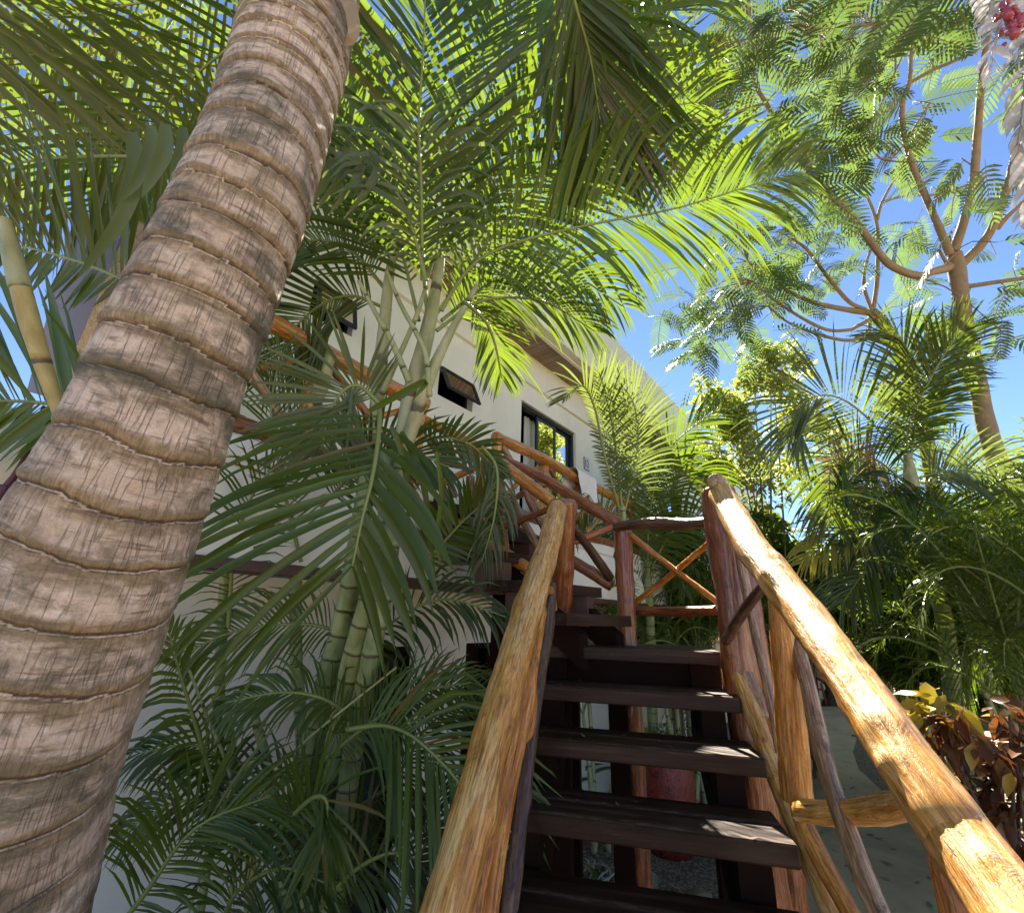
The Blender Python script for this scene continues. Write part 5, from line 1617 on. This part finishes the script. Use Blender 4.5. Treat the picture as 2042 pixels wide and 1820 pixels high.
# ------------------------------------------------------------------ small palms copied through the thicket
protos = []
for k, (nf, L, ms) in enumerate(((10, 1.7, 'leaf'), (9, 1.5, 'leaf_bright'), (10, 1.9, 'leaf_bright'))):  # two in the brighter leaf colour, for a sunlit look
    t = thing('garden_palm', 'x', 'palm', (0, 0, 0))
    for q in range(2 + k % 2):
        b = Vector((nr.uniform(-.15, .15), nr.uniform(-.15, .15), -.03))
        top = Vector((b.x * 3, b.y * 3, 1.0 + .25 * q))
        mb = MB()
        tube(mb, [b, (b + top) * .5 + Vector((.02, .03, 0)), top], [.045, .04, .03], seg=8, n=14)
        mb.build('stem', M['stem_thin'], t)
        for f in range(nf // 2 + 1):
            az = 2 * math.pi * (f + .4 * nr.rand()) / (nf // 2 + 1) + q
            e0 = R_(nr.uniform(35, 82))
            mb = MB()
            frond(mb, arc(top, az, e0, L * nr.uniform(.8, 1.1), R_(nr.uniform(70, 110))), .42, .024, n=32, droop=.5, fold=False, segs=3, rr=.008)
            mb.build('frond', [M[ms], M['rachis']], t)
    protos.append(t)
LAB = ['beside the right newel post, low', 'behind the landing guard, at its lower rail', 'rising behind the landing guard', 'below the landing, left of the stone bed', 'at the bend of the path, nearest the white box',
       'right of the path bend, under the yellow-tipped frond', 'right of the sloping handrail at mid height', 'between the handrail and the croton bush', 'just above the croton bush', 'at the right edge over the croton',
       'high at the right edge of the picture', 'behind the white-green stem, left side', 'behind the white-green stem, right side', 'in front of the house wall under the balcony rail', 'below the balcony, beside the mid newel post',
       'far down the path on its left side', 'over the path bend, arching left', 'deep in the shade right of the stem', 'at the foot of the tall tree trunk', 'under the balcony far along the wall', 'low at the right edge, in shade']
SP_ = [(1530, 1330, 6.5, 1.0, 0), (1340, 1330, 6.4, .8, 1), (1390, 1270, 7.0, .9, 0), (1420, 1440, 6.2, .7, 1), (1500, 1300, 9, 1.2, 2),
       (1840, 1230, 7, 1.1, 0), (1930, 1180, 6.8, 1.0, 1), (1790, 1290, 6.4, .8, 0), (2060, 1340, 3.9, .85, 1), (2030, 1250, 3.8, .95, 0),
       (2110, 1120, 5.4, 1.2, 0), (1800, 1120, 8.5, 1.3, 1), (1980, 1160, 7.0, 1.2, 2), (1290, 1200, 7.0, 1.0, 0), (1180, 1240, 5.6, .7, 1),
       (1560, 1230, 11, 1.4, 2), (1760, 1150, 11, 1.4, 0), (1970, 1260, 5.0, 1.0, 1), (1960, 1180, 5.2, 1.1, 0), (1330, 1050, 8.5, 1.3, 2), (2100, 1380, 3.4, .8, 1)]
grp = 'small palms filling the garden'
for i, (x, y, d, s, k) in enumerate(SP_):
    top = P(x, y, d)
    o = protos[k]
    c = copy_tree(o)
    hs = max(.5, top.z / 1.15)
    c.location = (top.x, top.y, 0 if hs * 1.0 <= 3 else top.z - 2)
    c.location.z = 0
    c.scale = (s, s, max(hs, s * .7) if hs < 2.6 else 2.6)
    c.scale = (s, s, min(max(hs, .7 * s), 1.9 * s))
    c.rotation_euler = (0, 0, nr.uniform(0, 6.28))
    c['label'] = 'small green garden palm ' + LAB[i]
    c['group'] = grp
for o in protos:
    for ch in list(o.children): bpy.data.objects.remove(ch)
    bpy.data.objects.remove(o)

# ------------------------------------------------------------------ croton bush by the path
cr = thing('croton_bush', 'croton bush with yellow and red-brown leaves at the right edge beside the path', 'shrub', ground_under(P(1980, 1560, 2.9)))
sub = []
for x, y, d, rx, ry, wt in ((1900, 1440, 2.9, 60, 40, 1.2), (1960, 1500, 2.8, 80, 60, 2), (2040, 1480, 2.7, 80, 60, 2), (1940, 1580, 2.9, 50, 60, 1.2), (2050, 1600, 2.7, 80, 80, 2), (1880, 1480, 3.1, 50, 30, .8)):
    for q in range(5):
        o = nr.normal(0, .4, 3)
        c = P(x, y, d)
        sub.append((c + Vector((o[0] * rx * d / F, o[1] * rx * d / F, o[2] * ry * d / F)), (rx * d / F * .45,) * 2 + (ry * d / F * .45,), wt))
mb = MB(); cloud(mb, 380, sub, .13, .46, hang=.7)
mb.build('foliage', M['croton'], cr)
mb = MB(); cloud(mb, 26, [(P(1862, 1395, 2.9), (.11, .11, .09), 1), (P(1850, 1420, 2.9), (.1, .1, .05), 1)], .16, .5, hang=.2)
mb.build('young_leaves', M['croton_yellow'], cr)
mb = MB()
for k in range(14):
    c = sub[nr.randint(0, len(sub))][0]
    b = ground_under(P(1980, 1560, 2.9)) + Vector((nr.uniform(-.2, .2), nr.uniform(-.2, .2), -.03))
    tube(mb, [b, (b + c) * .5 + Vector(nr.normal(0, .05, 3)), c], [.016, .012, .006], seg=5, n=8, caps=False)
mb.build('stems', M['bark_dark'], cr)


# ------------------------------------------------------------------ things on the ground
def lathe(mb, c, prof, seg=28, mi=0):
    n = len(prof)
    th = np.linspace(0, 2 * math.pi, seg, endpoint=False)
    V = [(c.x + r * math.cos(t), c.y + r * math.sin(t), c.z + z) for r, z in prof for t in th]
    fs = [(k * seg + j, k * seg + (j + 1) % seg, (k + 1) * seg + (j + 1) % seg, (k + 1) * seg + j) for k in range(n - 1) for j in range(seg)]
    mb.add(V, fs + [tuple(reversed(range(seg)))], mi)


m, nt, bs, _ = new_mat('red_scratched_glaze')
va = noisen(nt, coords(nt, (26, 26, 18)), 1, 5, .7, 1.6)
c_ = ramp(nt, va, [(.42, (.04, .008, .006)), (.48, (.30, .035, .02)), (.56, (.13, .015, .01)), (.62, (.42, .10, .06)), (.66, (.10, .015, .01))])
nt.links.new(c_, bs.inputs['Base Color']); bs.inputs['Roughness'].default_value = .35
bump(nt, bs, va, .8, .01)
M['pot'] = m
pc = at_z(1338, 1700, 0)
pc = Vector((pc.x, pc.y, 0))
pt = thing('plant_pot', 'tall red scratched-glaze pot standing on the ground behind the open steps', 'plant pot', pc)
mb = MB()
lathe(mb, pc, [(.20, 0), (.24, .02), (.29, .3), (.315, .6), (.31, .85), (.285, .93), (.30, .96), (.27, .97), (.24, .90), (.0, .88)])
mb.build('pot', M['pot'], pt)
mb = MB()
for k in range(14):
    az = k * 2.4
    frond(mb, arc(pc + Vector((0, 0, .88)), az, R_(nr.uniform(45, 85)), nr.uniform(.4, .7), R_(80)), .14, .02, n=14, fold=False, segs=3, rr=.005)
mb.build('plant', [M['leaf'], M['rachis']], pt)

# stump with the white box
s0 = at_z(1668, 1404, .05)
su = thing('tree_stump', 'dark gnarled stump beside the far end of the path', 'stump', s0)
k = dep(s0)
mb = MB()
hs = .62 * 45 * k / F / .65
tube(mb, [s0 + Vector((0, 0, -.05)), s0 + Vector((0, 0, .2)), s0 + Vector((.03, 0, .45)), s0 + Vector((.0, 0, .72))], [.42, .30, .27, .33], seg=20, n=24, bump=.28, bscale=5)
mb.build('stump', M['bark_dark'], su)
bx = thing('letter_box', 'white weathered wooden box on the dark stump', 'box', s0 + Vector((0, 0, .73)))
mb = MB()
box(mb, s0 + SR * -.38 + SF * -.25 + Vector((0, 0, .732)), SR * .8, SF * .45, Z * .62, bev=.02)
M['white_board'] = simple('weathered_white_board', (.62, .60, .56), .7, var=.25, scale=7)
mb.build('body', M['white_board'], bx, smooth=False)
mb = MB()
for q in range(4):
    box(mb, s0 + SR * -.39 + SF * -.262 + Vector((0, 0, .75 + q * .15)), SR * .82, SF * .01, Z * .125)
mb.build('front_board', M['white_board'], bx, smooth=False)
mb = MB()
box(mb, s0 + SR * -.42 + SF * -.29 + Vector((0, 0, 1.353)), SR * .88, SF * .53, Z * .04, bev=.01)
mb.build('lid', M['white_board'], bx, smooth=False)
mb = MB()
hc = s0 + SR * -.16 + SF * -.27 + Vector((0, 0, 1.08))
mb.add([hc + SR * (.05 * math.cos(t)) + Z * (.07 * math.sin(t)) for t in np.linspace(0, 2 * math.pi, 13)[:-1]], [tuple(range(12))])
mb.build('latch_hole', M['interior'], bx, smooth=False)

# red wooden chair further back
ch0 = at_z(1632, 1406, .05) + SF * .5
ch = thing('chair', 'red-brown wooden chair with sloping legs left of the stump', 'chair', ch0)
M['red_wood'] = simple('red_brown_paint', (.22, .05, .03), .5, var=.3)


def bar(parent, name, a, b, th, mat):
    a, b = Vector(a), Vector(b)
    mb = MB()
    tube(mb, [a, b], [th, th], seg=6, n=2)
    return mb.build(name, M[mat], parent)


for sx in (-.3, .3):
    bar(ch, 'leg', ch0 + SR * sx + SF * -.25, ch0 + SR * sx * .9 + SF * -.2 + Z * .62, .035, 'red_wood')
    bar(ch, 'leg', ch0 + SR * sx + SF * .35, ch0 + SR * sx * .9 + SF * .1 + Z * 1.25, .035, 'red_wood')
    bar(ch, 'armrest', ch0 + SR * sx + SF * -.3 + Z * .68, ch0 + SR * sx + SF * .25 + Z * .72, .035, 'red_wood')
mb = MB(); box(mb, ch0 + SR * -.3 + SF * -.25 + Z * .40, SR * .6, SF * .5, Z * .05, bev=.01); mb.build('seat', M['red_wood'], ch, smooth=False)
for q in range(4):
    mb = MB(); box(mb, ch0 + SR * (-.27 + q * .145) + SF * .18 + Z * .46, SR * .1, SF * .02, Z * .75 + SF * -.05, bev=.004); mb.build('back_slat', M['red_wood'], ch, smooth=False)

# low cream wall with coping behind the stump
lw0 = at_z(1600, 1400, 0) + SF * 1.6 - SR * 1.2
gw = thing('garden_wall', 'low cream garden wall with a pale coping behind the stump', 'wall', lw0 + SR * 2)
mb = MB(); box(mb, Vector((lw0.x, lw0.y, -.05)), SR * 4.6, SF * .2, Z * 1.85); mb.build('wall', M['plaster'], gw, smooth=False)
mb = MB(); box(mb, Vector((lw0.x, lw0.y, 1.8)) - SF * .04 - SR * .04, SR * 4.68, SF * .28, Z * .14, bev=.01); mb.build('coping', M['plaster'], gw, smooth=False)

# stones, flat slab, sprawl of dry roots, strap-leaved plants
M['stone'] = simple('pale_limestone', (.17, .135, .085), .9, var=.4, scale=6, bmp=.8)
M['slab'] = simple('dark_flat_stone', (.08, .06, .05), .8, var=.3)


def rock(c, r, label, mat='stone', flat=.6):
    mb = MB()
    n1, n2 = 14, 9
    vs, fs = [], []
    for i in range(n2):
        ph = math.pi * i / (n2 - 1)
        for j in range(n1):
            t = 2 * math.pi * j / n1
            v = Vector((math.sin(ph) * math.cos(t), math.sin(ph) * math.sin(t), math.cos(ph)))
            k_ = 1 + .35 * noise.noise(v * 1.6 + Vector((c.x, c.y, 0)) * 3) + .12 * noise.noise(v * 5)
            vs.append(Vector(c) + Vector((v.x * r * k_, v.y * r * k_ * .8, v.z * r * k_ * flat + r * flat * .6)))
    for i in range(n2 - 1):
        for j in range(n1):
            fs.append((i * n1 + j, (i + 1) * n1 + j, (i + 1) * n1 + (j + 1) % n1, i * n1 + (j + 1) % n1))
    mb.add(vs, fs)
    o = mb.build('rock', M[mat])
    tag(o, label, 'rock')
    return o


rock(at_z(1290, 1775, .0), .10, 'pale jagged rock on the gravel seen under the lowest full step', flat=1.0)
rock(at_z(1240, 1790, .03), .14, 'flat cream stone beside the strap-leaved plant under the steps')
rock(at_z(1400, 1800, .03), .10, 'small dull stone at the foot of the right stair support')
for (x, y), r, lab in (((1742, 1472), .42, 'large flat dark stone slab in the gravel bed by the path'), ((1768, 1507), .2, 'small dark stone in the gravel bed below the slab')):
    c = at_z(x, y, .03)
    mb = MB()
    prism(mb, [(c.x + r * math.cos(t) * (1 + .12 * math.sin(3 * t)), c.y + r * .7 * math.sin(t) * (1 + .1 * math.cos(2 * t)), .06) for t in np.linspace(0, 2 * math.pi, 19)[:-1]], .05)
    o = mb.build('stone_slab', M['slab'], smooth=False); tag(o, lab, 'stone')
rt = MB()
rc = at_z(1150, 1760, .05)
M['dry_root'] = simple('dry_pale_root', (.38, .35, .28), .8, var=.3)
for k in range(16):
    a0 = nr.uniform(0, 6.28); r = nr.uniform(.12, .34)
    cc = rc + Vector((nr.normal(0, .08), nr.normal(0, .08), nr.uniform(0, .08)))
    pts = [cc + Vector((math.cos(a0 + t) * r * (1 + .2 * math.sin(2 * t)), math.sin(a0 + t) * r * .8, .05 + .06 * math.sin(t * 1.7 + k))) for t in np.linspace(0, nr.uniform(2, 4.6), 9)]
    tube(rt, pts, [.007, .005], seg=5, n=26, caps=False)
o = rt.build('root_tangle', M['dry_root']); tag(o, 'tangle of pale dry roots on the ground under the steps, left side', 'roots')
for (x, y, n_, L, lab) in ((1205, 1800, 9, .38, 'strap-leaved green plant under the lowest step'), (1500, 1790, 6, .2, 'tuft of grass beside the right stair support'),
                           (1330, 1500, 12, .6, 'broad strap-leaved plant behind the red pot'), (1120, 1560, 12, .55, 'dark strap-leaved plant behind the steps on the left')):
    c = at_z(x, max(y, 1640), .0)
    if y < 1640: c = c + SF * .8
    mb = MB()
    for k in range(n_):
        az = k * 2.4 + nr.rand()
        q = arc(c + Vector((0, 0, -.01)), az, R_(nr.uniform(50, 85)), L * nr.uniform(.7, 1.15) * (1 if y > 1640 else 1.6), R_(nr.uniform(40, 100)))
        strip_leaf(mb, q, .05)
    o = mb.build('ground_plant', M['leaf'] if 'dark' not in lab else M['leaf_dark']); tag(o, lab, 'plant')
# litter
mb = MB()
for k in range(900):
    x, y = nr.uniform(-1.5, 6.5), nr.uniform(2.5, 13)
    a_ = nr.uniform(0, 6.28); s_ = nr.uniform(.02, .07)
    d1 = Vector((math.cos(a_), math.sin(a_), nr.uniform(-.1, .3))) * s_; d2 = Vector((-math.sin(a_), math.cos(a_), 0)) * s_ * .35
    c = Vector((x, y, .062))
    mb.add([c - d1, c - d2, c + d1, c + d2], [(0, 1, 2, 3)])
for k in range(60):
    kk = int(nr.randint(0, 6))
    c = SP(nr.uniform(-.55, .45), TF - RUN * kk + nr.uniform(.01, .28), H - .15 - RISE * kk + .004)
    a_ = nr.uniform(0, 6.28); s_ = nr.uniform(.006, .022)
    d1 = Vector((math.cos(a_), math.sin(a_), nr.uniform(0, .3))) * s_; d2 = Vector((-math.sin(a_), math.cos(a_), 0)) * s_ * .3
    mb.add([c - d1, c - d2, c + d1 + Vector((0, 0, .002)), c + d2], [(0, 1, 2, 3)])
o = mb.build('leaf_litter', M['leaf_dry']); tag(o, None, None, kind='stuff')
# pink tag on a stake, white jug at the right edge
c = at_z(1845, 1430, 0) if False else P(1844, 1400, 5.2)
sg = thing('plant_label', 'small pink plate on a stake among the leaves above the croton', 'sign', Vector((c.x, c.y, 0)))
bar(sg, 'stake', (c.x, c.y, -.05), (c.x, c.y, c.z + .1), .015, 'bark')
mb = MB(); box(mb, P(1838, 1382, 5.18), CRT * .08, FWD * .01, Z * .11, bev=.003)
M['pink'] = simple('pink_plate', (.62, .34, .33), .5, bmp=0)
mb.build('plate', M['pink'], sg, smooth=False)
